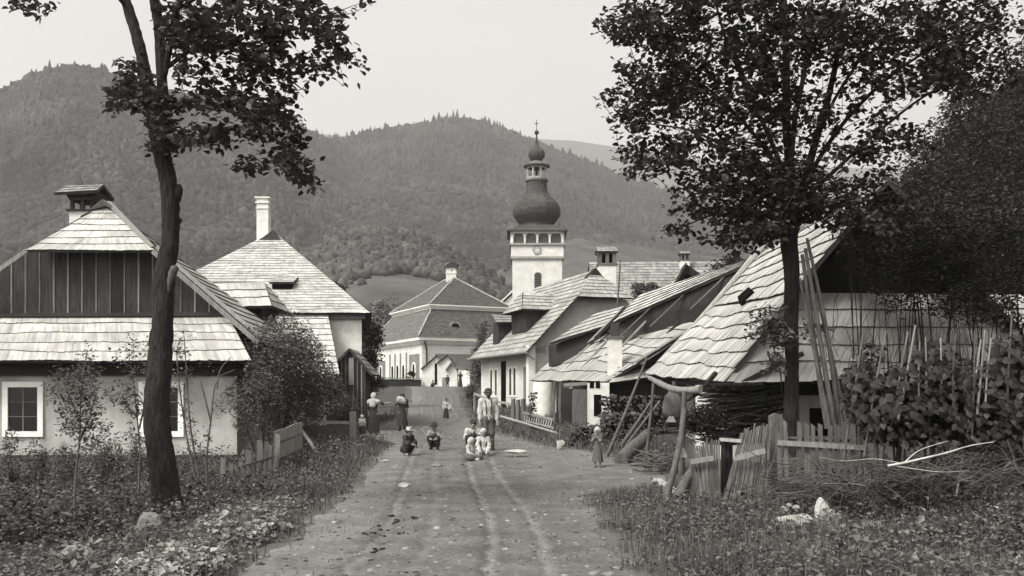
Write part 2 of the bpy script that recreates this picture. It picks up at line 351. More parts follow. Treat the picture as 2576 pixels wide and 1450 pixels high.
# wheel tracks: paler compacted lanes running with the road, worn into it
at = N_.new('ShaderNodeAttribute'); at.attribute_name = 'sc'; sp = N_.new('ShaderNodeSeparateXYZ'); L_.new(at.outputs['Vector'], sp.inputs[0])
nz = N_.new('ShaderNodeTexNoise'); nz.inputs['Scale'].default_value = .35; L_.new(at.outputs['Vector'], nz.inputs['Vector']); nz.inputs['Scale'].default_value = 2.2; nz.inputs['Detail'].default_value = 4
ad = N_.new('ShaderNodeMath'); ad.operation = 'MULTIPLY_ADD'; L_.new(nz.outputs[0], ad.inputs[0]); ad.inputs[1].default_value = .06; L_.new(sp.outputs[0], ad.inputs[2])
cr = N_.new('ShaderNodeValToRGB'); cr.color_ramp.interpolation = 'LINEAR'
pos = [(0, 1.25), (.2, 1.15), (.225, 1.0), (.245, .76), (.264, 1.42), (.29, .82), (.33, 1.0), (.395, .86), (.415, 1.25), (.445, .84), (.50, 1.0), (.565, .92), (.587, .66), (.606, 1.5), (.632, .78), (.68, 1.0), (.73, .82), (.752, 1.4), (.78, .8), (.9, 1.0), (1, 1.1)]
e = cr.color_ramp.elements
e[0].position = 0; e[0].color = (pos[0][1]/2,)*3+(1,); e[1].position = 1; e[1].color = (pos[-1][1]/2,)*3+(1,)
for p_, v_ in pos[1:-1]: k = e.new(p_); k.color = (v_/2,)*3+(1,)
L_.new(ad.outputs[0], cr.inputs[0])
b_ = N_['Principled BSDF']; src = b_.inputs['Base Color'].links[0].from_socket
sc_ = N_.new('ShaderNodeVectorMath'); sc_.operation = 'MULTIPLY'; L_.new(src, sc_.inputs[0])
s2 = N_.new('ShaderNodeVectorMath'); s2.operation = 'SCALE'; s2.inputs['Scale'].default_value = 2.0; L_.new(cr.outputs[0], s2.inputs[0]); L_.new(s2.outputs[0], sc_.inputs[1]); L_.new(sc_.outputs[0], b_.inputs['Base Color'])
o = mb.build('road', rm, loc=(0, 0, 0), smooth=True); tag(o, kind='structure')

# ---------------------------------------------------------------- hills with woods
def hill(name, ridge, rr, r0, y0, npx=260, nr=70, noise=12, power=1.0, mi=None, seed=0, back=True):
    """ridge: (px, py) skyline; rr: (px, distance) of the crest; r0, y0: foot distance and its py"""
    pxs = np.linspace(ridge[0][0], ridge[-1][0], npx); ts = np.linspace(0, 1, nr)
    rp = np.interp(pxs, *zip(*ridge)); rd = np.interp(pxs, *zip(*rr))
    Pp, T = np.meshgrid(pxs, ts); D = r0+(rd[None, :]-r0)*T
    py = y0+(rp[None, :]-y0)*T**power
    X = (Pp-CX)/FPX*D; Z = CAMZ+(HY-py)/FPX*D
    Z = Z+vnoise(np.stack([X, D], -1)*(.012), seed)*noise*np.sin(np.pi*T)**.7
    if back:
        X = np.concatenate([X, X[-1:]*1.25]); D = np.concatenate([D, D[-1:]*1.25]); Z = np.concatenate([Z, Z[-1:]*.75])
    return X, D, Z, pxs, ts
HILLM = mat('hill_slope', .045, .3, .05, var2=.4, scale2=.006, bump=0)
ridgeA = [(-900, 420), (-300, 300), (0, 238), (80, 195), (180, 172), (260, 186), (340, 218), (480, 248), (620, 262), (720, 310), (800, 345), (850, 362), (900, 380), (1000, 440), (1150, 560), (1300, 700)]
ridgeB = [(500, 520), (700, 420), (800, 372), (880, 355), (950, 335), (1040, 322), (1140, 306), (1200, 312), (1280, 338), (1360, 368), (1450, 402), (1530, 434), (1600, 462), (1700, 500), (1850, 545), (2100, 600), (2600, 640), (3300, 640)]
ridgeC = [(500, 420), (780, 335), (860, 342), (950, 352), (1200, 365), (1350, 350), (1440, 354), (1560, 372), (1750, 402), (2000, 420), (2600, 430), (3300, 440)]
ridgeD = [(560, 700), (760, 640), (840, 596), (930, 575), (1020, 590), (1100, 622), (1200, 668), (1300, 730), (1400, 800)]
ridgeE = [(1200, 720), (1330, 628), (1450, 600), (1600, 620), (1750, 640), (1900, 660), (2300, 690), (2900, 700)]
hl = [('A', ridgeA, [(-900, 900), (300, 950), (650, 1150), (880, 1450), (1300, 1450)], 150, 965, 14, 1.0),
      ('B', ridgeB, [(500, 1500), (1200, 1600), (3300, 1700)], 190, 965, 16, .95),
      # wooded bank is built separately
      ('F', [(2040, 700), (2160, 600), (2280, 500), (2360, 390), (2450, 265), (2576, 180), (3000, 40)], [(2040, 64), (3000, 90)], 46, 960, 1.5, 1.0),
      ('D', ridgeD, [(560, 430), (1400, 420)], 170, 950, 6, 1.0),
      ('E', ridgeE, [(1200, 500), (2900, 560)], 170, 950, 4, 1.0)]
mb = MB(); HG = {}
def addgrid(mb, X, Y, Z, mi=0):
    n = X.shape[1]; i = np.arange(X.shape[0]-1)[:, None]*n; j = np.arange(n-1)[None, :]
    mb.add(np.stack([X, Y, Z], -1).reshape(-1, 3), np.stack([i+j, i+j+1, i+n+j+1, i+n+j], -1).reshape(-1, 4), mi)
for k, (nm, rg_, rr_, r0, y0, nz_, pw) in enumerate(hl):
    X, Y, Z, pxs, ts = hill(nm, rg_, rr_, r0, y0, noise=nz_, power=pw, seed=20+k); HG[nm] = (X, Y, Z)
    if nm != 'F': addgrid(mb, X, Y, Z, 1 if nm in 'DE' else 0)
o = mb.build('hills', [HILLM, mat('meadow_slope', .066, .35, .08, var2=.3, scale2=.02, bump=0)], loc=(0, 0, 0), smooth=True); tag(o, kind='structure')
mb = MB(); X, Y, Z, _, _ = hill('C', ridgeC, [(500, 4200), (3300, 4600)], 2300, 800, noise=30, seed=31); addgrid(mb, X, Y, Z)
o = mb.build('far_hills', mat('far_hill_slope', .06, .2, .01, bump=0), loc=(0, 0, 0), smooth=True); tag(o, kind='structure')
def scatter_crowns(mb, key, n, s0, s1, conf=.15, rmin=0, tmax=1.0, pxr=(-150, 2750), seed=0, gamma=.8, dens=None):
    X, Y, Z = HG[key]; X = X[:-1]; Y = Y[:-1]; Z = Z[:-1]; rg = np.random.default_rng(seed)
    nr, nc = X.shape; a = rg.random(n*3)**gamma*(nr-1.001)*tmax; b = rg.random(n*3)*(nc-1.001)
    i = a.astype(int); j = b.astype(int); fa = a-i; fb = b-j
    def S(Q): return (Q[i, j]*(1-fa)*(1-fb)+Q[i+1, j]*fa*(1-fb)+Q[i, j+1]*(1-fa)*fb+Q[i+1, j+1]*fa*fb)
    x, y, z = S(X), S(Y), S(Z); px = CX+x/y*FPX
    ok = (px > pxr[0]) & (px < pxr[1]) & (y > rmin)
    if dens is not None: ok &= rg.random(len(x)) < dens(px, x, y, z)
    x, y, z, px = [q[ok][:n] for q in (x, y, z, px)]; m = len(x)
    size = (s0+(s1-s0)*rg.random(m))*(.75+.25*np.minimum(y/900, 1.6))
    con = rg.random(m) < (conf if np.isscalar(conf) else conf(px, y))
    for sel, base in ((~con, ICO1 if s1 < 7 else ICO0), (con, None)):
        xs_, ys_, zs_, ss = x[sel], y[sel], z[sel], size[sel]; k = len(xs_)
        if k == 0: continue
        if base is None:
            an = np.linspace(0, 6.283, 6, endpoint=False)
            v0 = np.concatenate([np.stack([np.cos(an)*.5, np.sin(an)*.5, np.full(6, -.2)], 1), np.stack([np.cos(an+.5)*.3, np.sin(an+.5)*.3, np.full(6, .7)], 1), [[0, 0, 1.5]]])
            f0 = [[q, (q+1) % 6, 6+(q+1) % 6] for q in range(6)]+[[q, 6+(q+1) % 6, 6+q] for q in range(6)]+[[6+q, 6+(q+1) % 6, 12] for q in range(6)]
            f0 = np.array(f0)
        else:
            v0, f0 = base; v0 = v0*np.array([.62, .62, .6])
        th = rg.random(k)*6.283; c, s_ = np.cos(th), np.sin(th)
        vv = np.repeat(v0[None], k, 0)*(1+.28*(rg.random((k, len(v0), 1))-.5)*2)
        vx = vv[..., 0]*c[:, None]-vv[..., 1]*s_[:, None]; vy = vv[..., 0]*s_[:, None]+vv[..., 1]*c[:, None]
        V = np.stack([vx*ss[:, None]+xs_[:, None], vy*ss[:, None]+ys_[:, None], vv[..., 2]*ss[:, None]*(.85+.5*rg.random(k))[:, None]+zs_[:, None]+ss[:, None]*.25], -1)
        F = (f0[None]+(np.arange(k)*len(v0))[:, None, None]).reshape(-1, 3)
        mb.add(V.reshape(-1, 3), F, 0, r=np.repeat(rg.random(k), len(f0)))
mb = MB()
den = lambda px, x, y, z: np.clip(.75+.6*vnoise(np.stack([x, y], -1)*.006, 77), .15, 1)
scatter_crowns(mb, 'A', 42000, 3.6, 7.2, conf=lambda px, y: np.where(y > 700, .06, 0), seed=1, pxr=(-80, 1300), gamma=.68, dens=den)
scatter_crowns(mb, 'B', 40000, 4.5, 9.5, conf=lambda px, y: np.clip((y-1150)/1200, .01, .12), seed=2, pxr=(640, 2300), gamma=.62, dens=den)
o = mb.build('hill_forest', M['forest'], loc=(0, 0, 0), smooth=True); tag(o, 'dense hazy woods covering the hills behind the village', 'forest', kind='stuff'); mb = MB()
scatter_crowns(mb, 'D', 4600, 1.8, 4.0, conf=.03, seed=3, gamma=.7, dens=lambda px, x, y, z: np.clip(.12+1.1*vnoise(np.stack([x, y], -1)*.02, 78), 0, 1))
scatter_crowns(mb, 'E', 1300, 2, 4.5, conf=.05, seed=4, gamma=.6, dens=lambda px, x, y, z: np.clip(-.1+1.1*vnoise(np.stack([x, y], -1)*.02, 79), 0, 1))
o = mb.build('hillside_thicket', mat('thicket_leaf', .052, .3, .3, rndv=.45, var2=.5, scale2=.03, bump=0), loc=(0, 0, 0), smooth=True)
tag(o, 'paler bushes and young trees scattered over the lower slopes behind the village', 'thicket', kind='stuff')

mb = MB(); addgrid(mb, *HG['F']); o = mb.build('wooded_bank', mat('bank_soil', .018, .3, .5, bump=0), loc=(0, 0, 0), smooth=True); tag(o, kind='structure')
# ---------------------------------------------------------------- haze over the valley
mb = MB(); box(mb, -1900, 2900, -40, 5900, -30, 1350)
hz = bpy.data.materials.new('haze'); hz.use_nodes = True; t = hz.node_tree; t.nodes.remove(t.nodes['Principled BSDF'])
vol = t.nodes.new('ShaderNodeVolumePrincipled'); vol.inputs['Density'].default_value = .00027; vol.inputs['Color'].default_value = (.98, .97, .94, 1); vol.inputs['Anisotropy'].default_value = .2
t.links.new(vol.outputs[0], t.nodes['Material Output'].inputs['Volume'])
o = mb.build('haze', hz, loc=(0, 0, 0)); tag(o, 'thin pale summer haze filling the valley', 'haze', kind='stuff')
# ================================================================= buildings
SH = lambda k='shingle': [M[k], M['shingle_end']]
def wallbox(name, m, parent, x0, x1, y0, y1, z0, z1, label=None, org=None, rz=0):
    mb = MB(); box(mb, x0, x1, y0, y1, z0, z1, 0, org, rz); o = mb.build(name, m, parent)
    if label: o['label'] = label
    return o
def window(parent, c, w, h, fw=.1, n=(0, -1, 0), bars=(1, 2), frame='whitef', depth=.05, name='window', glass='glass', sill=True, label=None):
    """c: centre of opening on the wall plane, n: outward normal"""
    n = nrm(n); t = nrm(np.cross(n, [0, 0, 1.])); c = np.array(c, float); up = A(0, 0, 1)
    def pc(mb, a, b, z0, z1, d0, d1, mi=0):
        v = [c+t*x+up*z+n*d for x in (a, b) for d in (d0, d1) for z in (z0, z1)]; mb.add(v, BOXF, mi)
    mb = MB(); pc(mb, -w/2, w/2, -h/2, h/2, -.02, .008); win = mb.build(name, M[glass], parent)
    if label: win['label'] = label
    if fw > 0:
        mb = MB()
        pc(mb, -w/2-fw, -w/2, -h/2-fw, h/2+fw, -.02, depth); pc(mb, w/2, w/2+fw, -h/2-fw, h/2+fw, -.02, depth)
        pc(mb, -w/2, w/2, h/2, h/2+fw, -.02, depth-.003); pc(mb, -w/2, w/2, -h/2-fw, -h/2, -.02, depth-.003)
        f = mb.build('frame', M[frame], win)
    if bars:
        mb = MB()
        for i in range(1, bars[0]+1):
            x = -w/2+w*i/(bars[0]+1); pc(mb, x-.016, x+.016, -h/2, h/2, .006, .026)
        for i in range(1, bars[1]+1):
            z = -h/2+h*i/(bars[1]+1); pc(mb, -w/2, w/2, z-.013, z+.013, .006, .022)
        mb.build('glazing_bars', M['wood'], win)
    return win
def boards(name, parent, pts_lo, pts_hi, n, m, strips=True, th=.03, out=(0, -1, 0), label=None):
    """vertical board cladding between a lower and an upper polyline (interpolated), with cover strips"""
    mb = MB(); out = nrm(out); lo = np.array(pts_lo, float); hi = np.array(pts_hi, float)
    L = lambda q, t: np.array([np.interp(t, np.linspace(0, 1, len(q)), q[:, k]) for k in range(3)])
    hd = (lo[-1]-lo[0])[:2]; hd = hd/np.linalg.norm(hd)
    def U(t):
        p = L(lo, t); q = p.copy(); q[2] = np.interp((p-lo[0])[:2]@hd, (hi-lo[0])[:, :2]@hd, hi[:, 2]); return q
    for i in range(n):
        a, b = i/n, (i+1)/n; k = random.uniform(0, .008)
        q = [L(lo, a), L(lo, b), U(b), U(a)]
        prism(mb, [p+out*k for p in q], out*th)
        if strips and i:
            w = .022; t = nrm(L(lo, b)-L(lo, a)); p, r = L(lo, a), U(a)
            if random.random() < .85: beam(mb, p+out*(th+.016), r+out*(th+.016), w*2*random.uniform(.6, 1.2), .02, up=out, mi=1)
    o = mb.build(name, [m, M['wood_strip']], parent)
    if label: o['label'] = label
    return o
def chimney(parent, x0, x1, y0, y1, z0, z1, m='white', cap=True, arcade=False, name='chimney'):
    mb = MB(); box(mb, x0, x1, y0, y1, z0, z1); ch = mb.build(name, M[m], parent)
    w = x1-x0
    if arcade:
        mb = MB(); a = .1*w; h = w*.55; box(mb, x0-a*.6, x1+a*.6, y0-a*.6, y1+a*.6, z1, z1+.12*w)
        zz = z1+.12*w; pw = .2*w
        for fx in (0, .5, 1):
            for fy in (0, 1):
                cx = x0+pw/2+fx*(w-pw); cy = y0+pw/2+fy*(y1-y0-pw); box(mb, cx-pw/2, cx+pw/2, cy-pw/2, cy+pw/2, zz, zz+h)
        box(mb, x0+.12*w, x1-.12*w, (y0+y1)/2-.02, (y0+y1)/2+.02, zz, zz+h, 1)
        box(mb, x0-a*.4, x1+a*.4, y0-a*.4, y1+a*.4, zz+h, zz+h+.1*w)
        mb.build('chimney_cap', [M['wood'], M['void']], ch)
        z = zz+h+.1*w; mb = MB(); e = .12*w; ym = (y0+y1)/2
        shingles(mb, (x0-e, y0-e, z), (x1+e, y0-e, z), (x1+e*.6, ym, z+.34*w), (x0-e*.6, ym, z+.34*w), .25*w, .1*w, .02)
        shingles(mb, (x1+e, y1+e, z), (x0-e, y1+e, z), (x0-e*.6, ym, z+.34*w), (x1+e*.6, ym, z+.34*w), .25*w, .1*w, .02)
        mb.build('cap_roof', SH('shingle_mid'), ch)
    elif cap:
        mb = MB(); e = .07*w
        box(mb, x0-e, x1+e, y0-e, y1+e, z1-.9*w, z1-.82*w); box(mb, x0-e*1.6, x1+e*1.6, y0-e*1.6, y1+e*1.6, z1-.42*w, z1-.32*w)
        box(mb, x0-e*2, x1+e*2, y0-e*2, y1+e*2, z1, z1+.12*w); mb.build('chimney_cap', M[m], ch)
    return ch

# ---- 1: big low house on the left
H1 = thing('village_house', 'low grey plastered house with pale shingled roof and dark boarded gable on the left', 'house', (-11.9, 30, 0), 'village houses')
zb = -.3
wallbox('wall', M['grey_plaster'], H1, -17, -7.55, 27.0, 35.0, zb, 3.25)
mb = MB(); box(mb, -17.05, -7.5, 26.9, 27.0, zb, .12); mb.build('plinth', mat('damp_plinth', .07, .35, 4, bump=.5), H1)
mb = MB()  # soffit and eave beam
box(mb, -17.4, -7.3, 26.42, 27.02, 2.62, 2.70); box(mb, -17.2, -7.4, 26.85, 26.995, 2.30, 2.62)
mb.build('eave_beam', M['wood_dark'], H1)
mb = MB(); shingles(mb, (-17.6, 26.2, 2.68), (-6.95, 26.2, 2.68), (-8.0, 27.65, 4.02), (-17.6, 27.65, 4.02), .46, .09, .038, wave=.06, sag=.03, seed=5)
o = mb.build('skirt_roof', SH('shingle_light'), H1)
boards('gable', H1, [(-17.2, 27.62, 3.9), (-7.7, 27.62, 3.9)], [(-17.2, 27.62, 3.9), (-13.3, 27.62, 5.9), (-13.0, 27.62, 5.95), (-10.3, 27.62, 5.95), (-9.9, 27.62, 5.75), (-7.7, 27.62, 3.95)], 24, M['wood_dark'])
mb = MB(); prism(mb, [(-17.2, 27.7, 3.8), (-7.7, 27.7, 3.8), (-10.4, 27.7, 5.9), (-13.0, 27.7, 5.9)], (0, .06, 0)); prism(mb, [(-17.3, 27.5, 3.94), (-7.9, 27.5, 3.98), (-7.9, 27.5, 4.08), (-17.3, 27.5, 4.04)], (0, .1, 0)); mb.build('gable_backing', M['wood_dark'], H1)
mb = MB(); shingles(mb, (-13.35, 27.05, 5.74), (-9.85, 27.05, 5.74), (-11.75, 28.9, 7.26), (-12.1, 28.9, 7.26), .40, .09, .035, wave=.06, seed=8); mb.build('half_hip_roof', SH('shingle_light'), H1)
mb = MB(); shingles(mb, (-6.9, 34.0, 3.15), (-6.98, 27.12, 3.25), (-11.88, 28.8, 7.4), (-11.9, 29.7, 7.15), .42, .15, .045, sag=.08, seed=9)
o = mb.build('roof', SH('shingle'), H1)
mb = MB(); shingles(mb, (-17.4, 27.2, 3.0), (-17.4, 35.2, 3.0), (-11.92, 29.7, 7.15), (-12.0, 28.8, 7.38), .42, .15, .045, seed=10)
shingles(mb, (-6.9, 34.1, 3.1), (-17.4, 35.3, 3.1), (-12.0, 29.7, 7.15), (-11.8, 29.7, 7.15), .5, .2, .04); mb.build('roof', SH('shingle'), H1)
mb = MB()   # verge boards along the right gable edge and hip ridge cap
beam(mb, (-9.88, 27.05, 5.72), (-6.98, 27.05, 3.2), .06, .13); beam(mb, (-9.86, 27.25, 5.86), (-6.95, 27.2, 3.36), .05, .1); beam(mb, (-9.9, 27.1, 5.82), (-11.85, 28.9, 7.42), .1, .1); beam(mb, (-13.35, 27.1, 5.76), (-17.3, 27.1, 3.0), .06, .12)
prism(mb, [(-12.4, 28.7, 7.14), (-11.9, 28.55, 7.46), (-11.4, 28.7, 7.1), (-11.9, 28.75, 7.3)], (0, .25, 0)); mb.build('verge_board', M['wood_light'], H1)
s27 = 27/FPX
for (a, b, lab) in ((8, 110, None), (350, 463, None)):
    w = (b-a)*s27; window(H1, P((a+b)/2, 1030, 26.995), w-.3, 140*s27-.32, .15, bars=(1, 2), depth=.06)
# chimney with its little shingled roof
ch = wallbox('chimney', M['white'], H1, -13.55, -12.82, 30.1, 30.8, 5.4, 7.42)
mb = MB(); cx0, cx1 = -13.6, -12.6
for fx in (-13.5, -13.18, -12.9): box(mb, fx, fx+.1, 30.05, 30.15, 7.42, 7.9); box(mb, fx, fx+.1, 30.7, 30.8, 7.42, 7.9)
box(mb, -13.62, -12.7, 30.0, 30.9, 7.4, 7.45, 0); prism(mb, [(-13.5, 30.0, 7.72), (-12.8, 30.0, 7.72), (-12.62, 30.0, 7.98), (-13.68, 30.0, 7.98)], (0, .9, 0)); mb.build('chimney_openings', M['wood_dark'], ch)
mb = MB(); shingles(mb, (-13.85, 29.75, 7.88), (-12.55, 29.75, 7.95), (-12.62, 30.4, 8.28), (-13.75, 30.4, 8.24), .26, .1, .03); shingles(mb, (-12.55, 31.05, 7.95), (-13.85, 31.05, 7.88), (-13.75, 30.4, 8.24), (-12.62, 30.4, 8.28), .26, .1, .03); mb.build('cap_roof', SH('shingle_mid'), ch)
# dormer on the street slope
mb = MB(); box(mb, -10.0, -8.25, 32.5, 34.3, 3.3, 4.72); d = mb.build('dormer', M['wood_dark'], H1)
mb = MB(); shingles(mb, (-9.95, 32.0, 4.62), (-7.82, 32.0, 4.66), (-8.42, 33.4, 5.62), (-10.65, 33.4, 5.56), .55, .3, .05, wave=.06, jag=.05, seed=3)
shingles(mb, (-7.82, 34.8, 4.66), (-9.9, 34.8, 4.62), (-10.6, 33.4, 5.6), (-8.42, 33.4, 5.62), .55, .3, .05); shingles(mb, (-7.80, 32.0, 4.66), (-7.8, 34.8, 4.66), (-8.42, 33.42, 5.62), (-8.42, 33.38, 5.62), .5, .25, .04); mb.build('dormer_roof', SH('shingle_light'), d)

# ---- 2: tall hipped house
H2 = thing('village_house', 'tall white house with steep pyramid shingle roof and tall white chimney', 'house', (-11.4, 47, .3), 'village houses')
mb = MB(); prism(mb, [(-16.2, 42.2, 0), (-6.45, 42.2, 0), (-8.1, 52.2, 0), (-17.7, 52.2, 0)], (0, 0, 5.35)); mb.build('wall', M['white'], H2)
mb = MB(); box(mb, -16.4, -6.3, 42.0, 42.19, 5.05, 5.3); mb.build('eave_beam', M['wood'], H2)
mb = MB(); ap = A(-11.45, 47.2, 9.6); ap2 = A(-11.45, 48.6, 9.6)
shingles(mb, (-16.9, 41.7, 5.3), (-6.05, 41.7, 5.3), ap+A(.05, 0, 0), ap-A(.05, 0, 0), .28, .14, .035, wave=.05, seed=12)
mb.build('roof', SH('shingle_light'), H2)
mb = MB(); shingles(mb, (-6.0, 41.75, 5.3), (-7.8, 53.2, 5.3), ap2, ap, .30, .3, .04); shingles(mb, (-18.2, 53.2, 5.3), (-16.9, 41.75, 5.3), ap, ap2, .3, .3, .04); shingles(mb, (-7.8, 53.2, 5.3), (-18.2, 53.2, 5.3), ap2-A(.02, 0, 0), ap2+A(.02, 0, 0), .3, .3, .04); mb.build('roof', SH('shingle'), H2)
mb = MB(); prism(mb, [ap+A(-.5, -.62, -.42), ap+A(.5, -.62, -.42), ap+A(0, -.1, .12)], (0, .3, 0)); mb.build('ridge_cap', M['wood_dark'], H2)
chimney(H2, -12.7, -12.12, 48.9, 49.4, 7.6, 11.6, 'white')
vp = P(712, 718, 43.2)
mb = MB(); box(mb, vp[0]-.45, vp[0]+.42, vp[1]-.12, vp[1]+1.2, vp[2]-.17, vp[2]+.1); v_ = mb.build('vent_dormer', M['void'], H2)
mb = MB(); shingles(mb, vp+A(-.55, -.25, .1), vp+A(.52, -.25, .1), vp+A(.52, 1.2, .62), vp+A(-.55, 1.2, .62), .3, .2, .03); mb.build('vent_roof', SH('shingle_light'), v_)
q = P(850, 712, 45.0); mb = MB(); prism(mb, [q+A(-.5, 0, 0), q+A(.25, 0, -.28), q+A(.2, 0, -.12), q+A(-.4, 0, .2)], (0, .8, 0)); mb.build('vent_dormer', M['wood_dark'], H2)
mb = MB(); shingles(mb, (-13.2, 38.5, 2.55), (-6.75, 38.5, 2.6), (-7.86, 41.95, 5.24), (-13.2, 41.95, 5.24), .42, .2, .05, seed=17); lt = mb.build('lean_to_roof', SH('shingle_light'), H2)
wallbox('lean_to_wall', M['white'], H2, -13, -7.6, 39.0, 42.7, 0, 2.8)
mb = MB(); box(mb, -13.0, -7.35, 38.9, 38.96, 0, 2.6); mb.build('lean_to_boards', M['wood'], H2)
# ---- small dark boarded shed
SD = thing('wooden_shed', 'small dark boarded shed with pointed gable beside the tall white house wall', 'shed', (-6.6, 40, .3))
boards('wall', SD, [(-7.25, 40, .2), (-5.95, 40, .2)], [(-7.25, 40, 2.9), (-6.6, 40, 3.62), (-5.95, 40, 2.9)], 8, M['wood_dark'])
mb = MB(); prism(mb, [(-7.2, 40.06, .2), (-6.0, 40.06, .2), (-6.0, 40.06, 2.85), (-6.6, 40.06, 3.5), (-7.2, 40.06, 2.85)], (0, 2, 0)); mb.build('shed_body', M['wood_dark'], SD)
mb = MB(); shingles(mb, (-7.45, 42, 2.72), (-7.45, 39.8, 2.72), (-6.6, 39.8, 3.68), (-6.6, 42, 3.68), .3, .2, .04); shingles(mb, (-5.65, 39.8, 2.62), (-5.65, 42, 2.62), (-6.58, 42, 3.68), (-6.58, 39.8, 3.68), .3, .2, .04); mb.build('roof', SH('shingle_mid'), SD)
mb = MB(); box(mb, -6.62, -6.42, 39.9, 39.965, 2.2, 3.3); mb.build('door_board', M['wood_light'], SD)

# ---- 3: mansard house (rotated)
c0 = A(-10.25, 112, 0); RD = A(.9, .436, 0); LD = A(-.436, .9, 0); Wd, Ln = 13.6, 17.2
def q3(a, b, z): return c0+RD*a+LD*b+A(0, 0, z)
H3 = thing('mansard_house', 'large white house with dark tiled mansard roof at the end of the road', 'house', (c0[0]+2, 118, 3), 'village houses')
mb = MB(); prism(mb, [q3(0, 0, 2.2), q3(Wd, 0, 2.2), q3(Wd, Ln, 2.2), q3(0, Ln, 2.2)], (0, 0, 6.1)); mb.build('wall', M['white'], H3)
mb = MB()
def ring(mb, o0, o1, z0, z1, mi=0):
    lo = [q3(-o0, -o0, z0), q3(Wd+o0, -o0, z0), q3(Wd+o0, Ln+o0, z0), q3(-o0, Ln+o0, z0)]; hi = [q3(-o1, -o1, z1), q3(Wd+o1, -o1, z1), q3(Wd+o1, Ln+o1, z1), q3(-o1, Ln+o1, z1)]
    mb.add(np.array(lo+hi), [[0, 1, 5, 4], [1, 2, 6, 5], [2, 3, 7, 6], [3, 0, 4, 7], [3, 2, 1, 0], [4, 5, 6, 7]], mi)
ring(mb, .15, .55, 7.75, 8.2); ring(mb, .62, .66, 8.2, 8.62); mb.build('cornice', M['whitef'], H3)
i1 = 1.9
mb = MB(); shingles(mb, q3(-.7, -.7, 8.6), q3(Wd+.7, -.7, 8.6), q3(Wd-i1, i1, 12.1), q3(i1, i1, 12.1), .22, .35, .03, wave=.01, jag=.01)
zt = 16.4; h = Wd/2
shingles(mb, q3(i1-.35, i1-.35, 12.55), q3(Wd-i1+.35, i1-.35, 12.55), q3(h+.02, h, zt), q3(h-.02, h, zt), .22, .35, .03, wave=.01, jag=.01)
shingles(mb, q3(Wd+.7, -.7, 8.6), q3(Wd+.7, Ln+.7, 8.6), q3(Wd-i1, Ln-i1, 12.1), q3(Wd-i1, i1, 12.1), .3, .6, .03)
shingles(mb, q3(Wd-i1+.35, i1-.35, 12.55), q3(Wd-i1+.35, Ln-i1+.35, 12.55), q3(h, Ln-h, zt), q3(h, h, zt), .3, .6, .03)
mb.build('roof', [M['tile_shaded'], M['tile_end']], H3)
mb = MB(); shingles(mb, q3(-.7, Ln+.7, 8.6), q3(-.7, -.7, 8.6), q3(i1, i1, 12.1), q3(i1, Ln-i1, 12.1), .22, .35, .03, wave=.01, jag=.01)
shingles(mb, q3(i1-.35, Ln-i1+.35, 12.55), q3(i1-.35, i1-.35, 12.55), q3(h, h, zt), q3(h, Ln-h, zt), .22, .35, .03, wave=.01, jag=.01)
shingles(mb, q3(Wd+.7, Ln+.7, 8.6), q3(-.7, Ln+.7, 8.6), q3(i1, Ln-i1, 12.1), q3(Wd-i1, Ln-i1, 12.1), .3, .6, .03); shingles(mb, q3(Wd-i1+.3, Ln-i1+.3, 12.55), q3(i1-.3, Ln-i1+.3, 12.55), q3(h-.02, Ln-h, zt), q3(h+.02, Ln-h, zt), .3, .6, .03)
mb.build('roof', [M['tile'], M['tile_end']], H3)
mb = MB()
def ring2(o0, z0, z1):
    P_ = [q3(i1-o0, i1-o0, z0), q3(Wd-i1+o0, i1-o0, z0), q3(Wd-i1+o0, Ln-i1+o0, z0), q3(i1-o0, Ln-i1+o0, z0)]; prism(mb, P_, (0, 0, z1-z0))
ring2(.15, 12.0, 12.2); ring2(.32, 12.2, 12.38); ring2(.5, 12.38, 12.5); mb.build('cornice', M['whitef'], H3)
mb = MB()   # mortared hips and ridge
for a, b in ((q3(i1-.35, i1-.35, 12.6), q3(h, h, zt+.05)), (q3(Wd-i1+.35, i1-.35, 12.6), q3(h, h, zt+.05)), (q3(i1-.35, Ln-i1+.35, 12.6), q3(h, Ln-h, zt+.05)), (q3(h, h, zt+.05), q3(h, Ln-h, zt+.05)), (q3(-.7, -.7, 8.65), q3(i1, i1, 12.1)), (q3(-.7, Ln+.7, 8.65), q3(i1, Ln-i1, 12.1)), (q3(Wd+.7, -.7, 8.65), q3(Wd-i1, i1, 12.1))): tube(mb, spline([a, b], 14), .09, 6, wob=.35)
mb.build('hip_ridges', mat('lime_mortar', .33, .3, 6), H3)
# chimney
cc = q3(h, h+1.0, 0); mb = MB(); box(mb, cc[0]-.62, cc[0]+.62, cc[1]-.5, cc[1]+.5, 15.4, 17.6); ch = mb.build('chimney', M['white'], H3)
mb = MB(); box(mb, cc[0]-.7, cc[0]+.7, cc[1]-.58, cc[1]+.58, 17.0, 17.12); box(mb, cc[0]-.7, cc[0]+.7, cc[1]-.58, cc[1]+.58, 17.6, 17.72); mb.build('band', M['white'], ch)
mb = MB(); prism(mb, [(cc[0]-.85, cc[1]-.7, 17.72), (cc[0]+.8, cc[1]-.7, 17.72), (cc[0]+.75, cc[1]-.7, 18.1), (cc[0]-.3, cc[1]-.7, 18.25)], (0, 1.4, 0)); prism(mb, [(cc[0]-.1, cc[1]-.6, 18.35), (cc[0]+.95, cc[1]-.6, 18.0), (cc[0]+.95, cc[1]-.6, 18.12), (cc[0], cc[1]-.6, 18.5)], (0, 1.2, 0)); mb.build('chimney_cap', M['wood_dark'], ch)
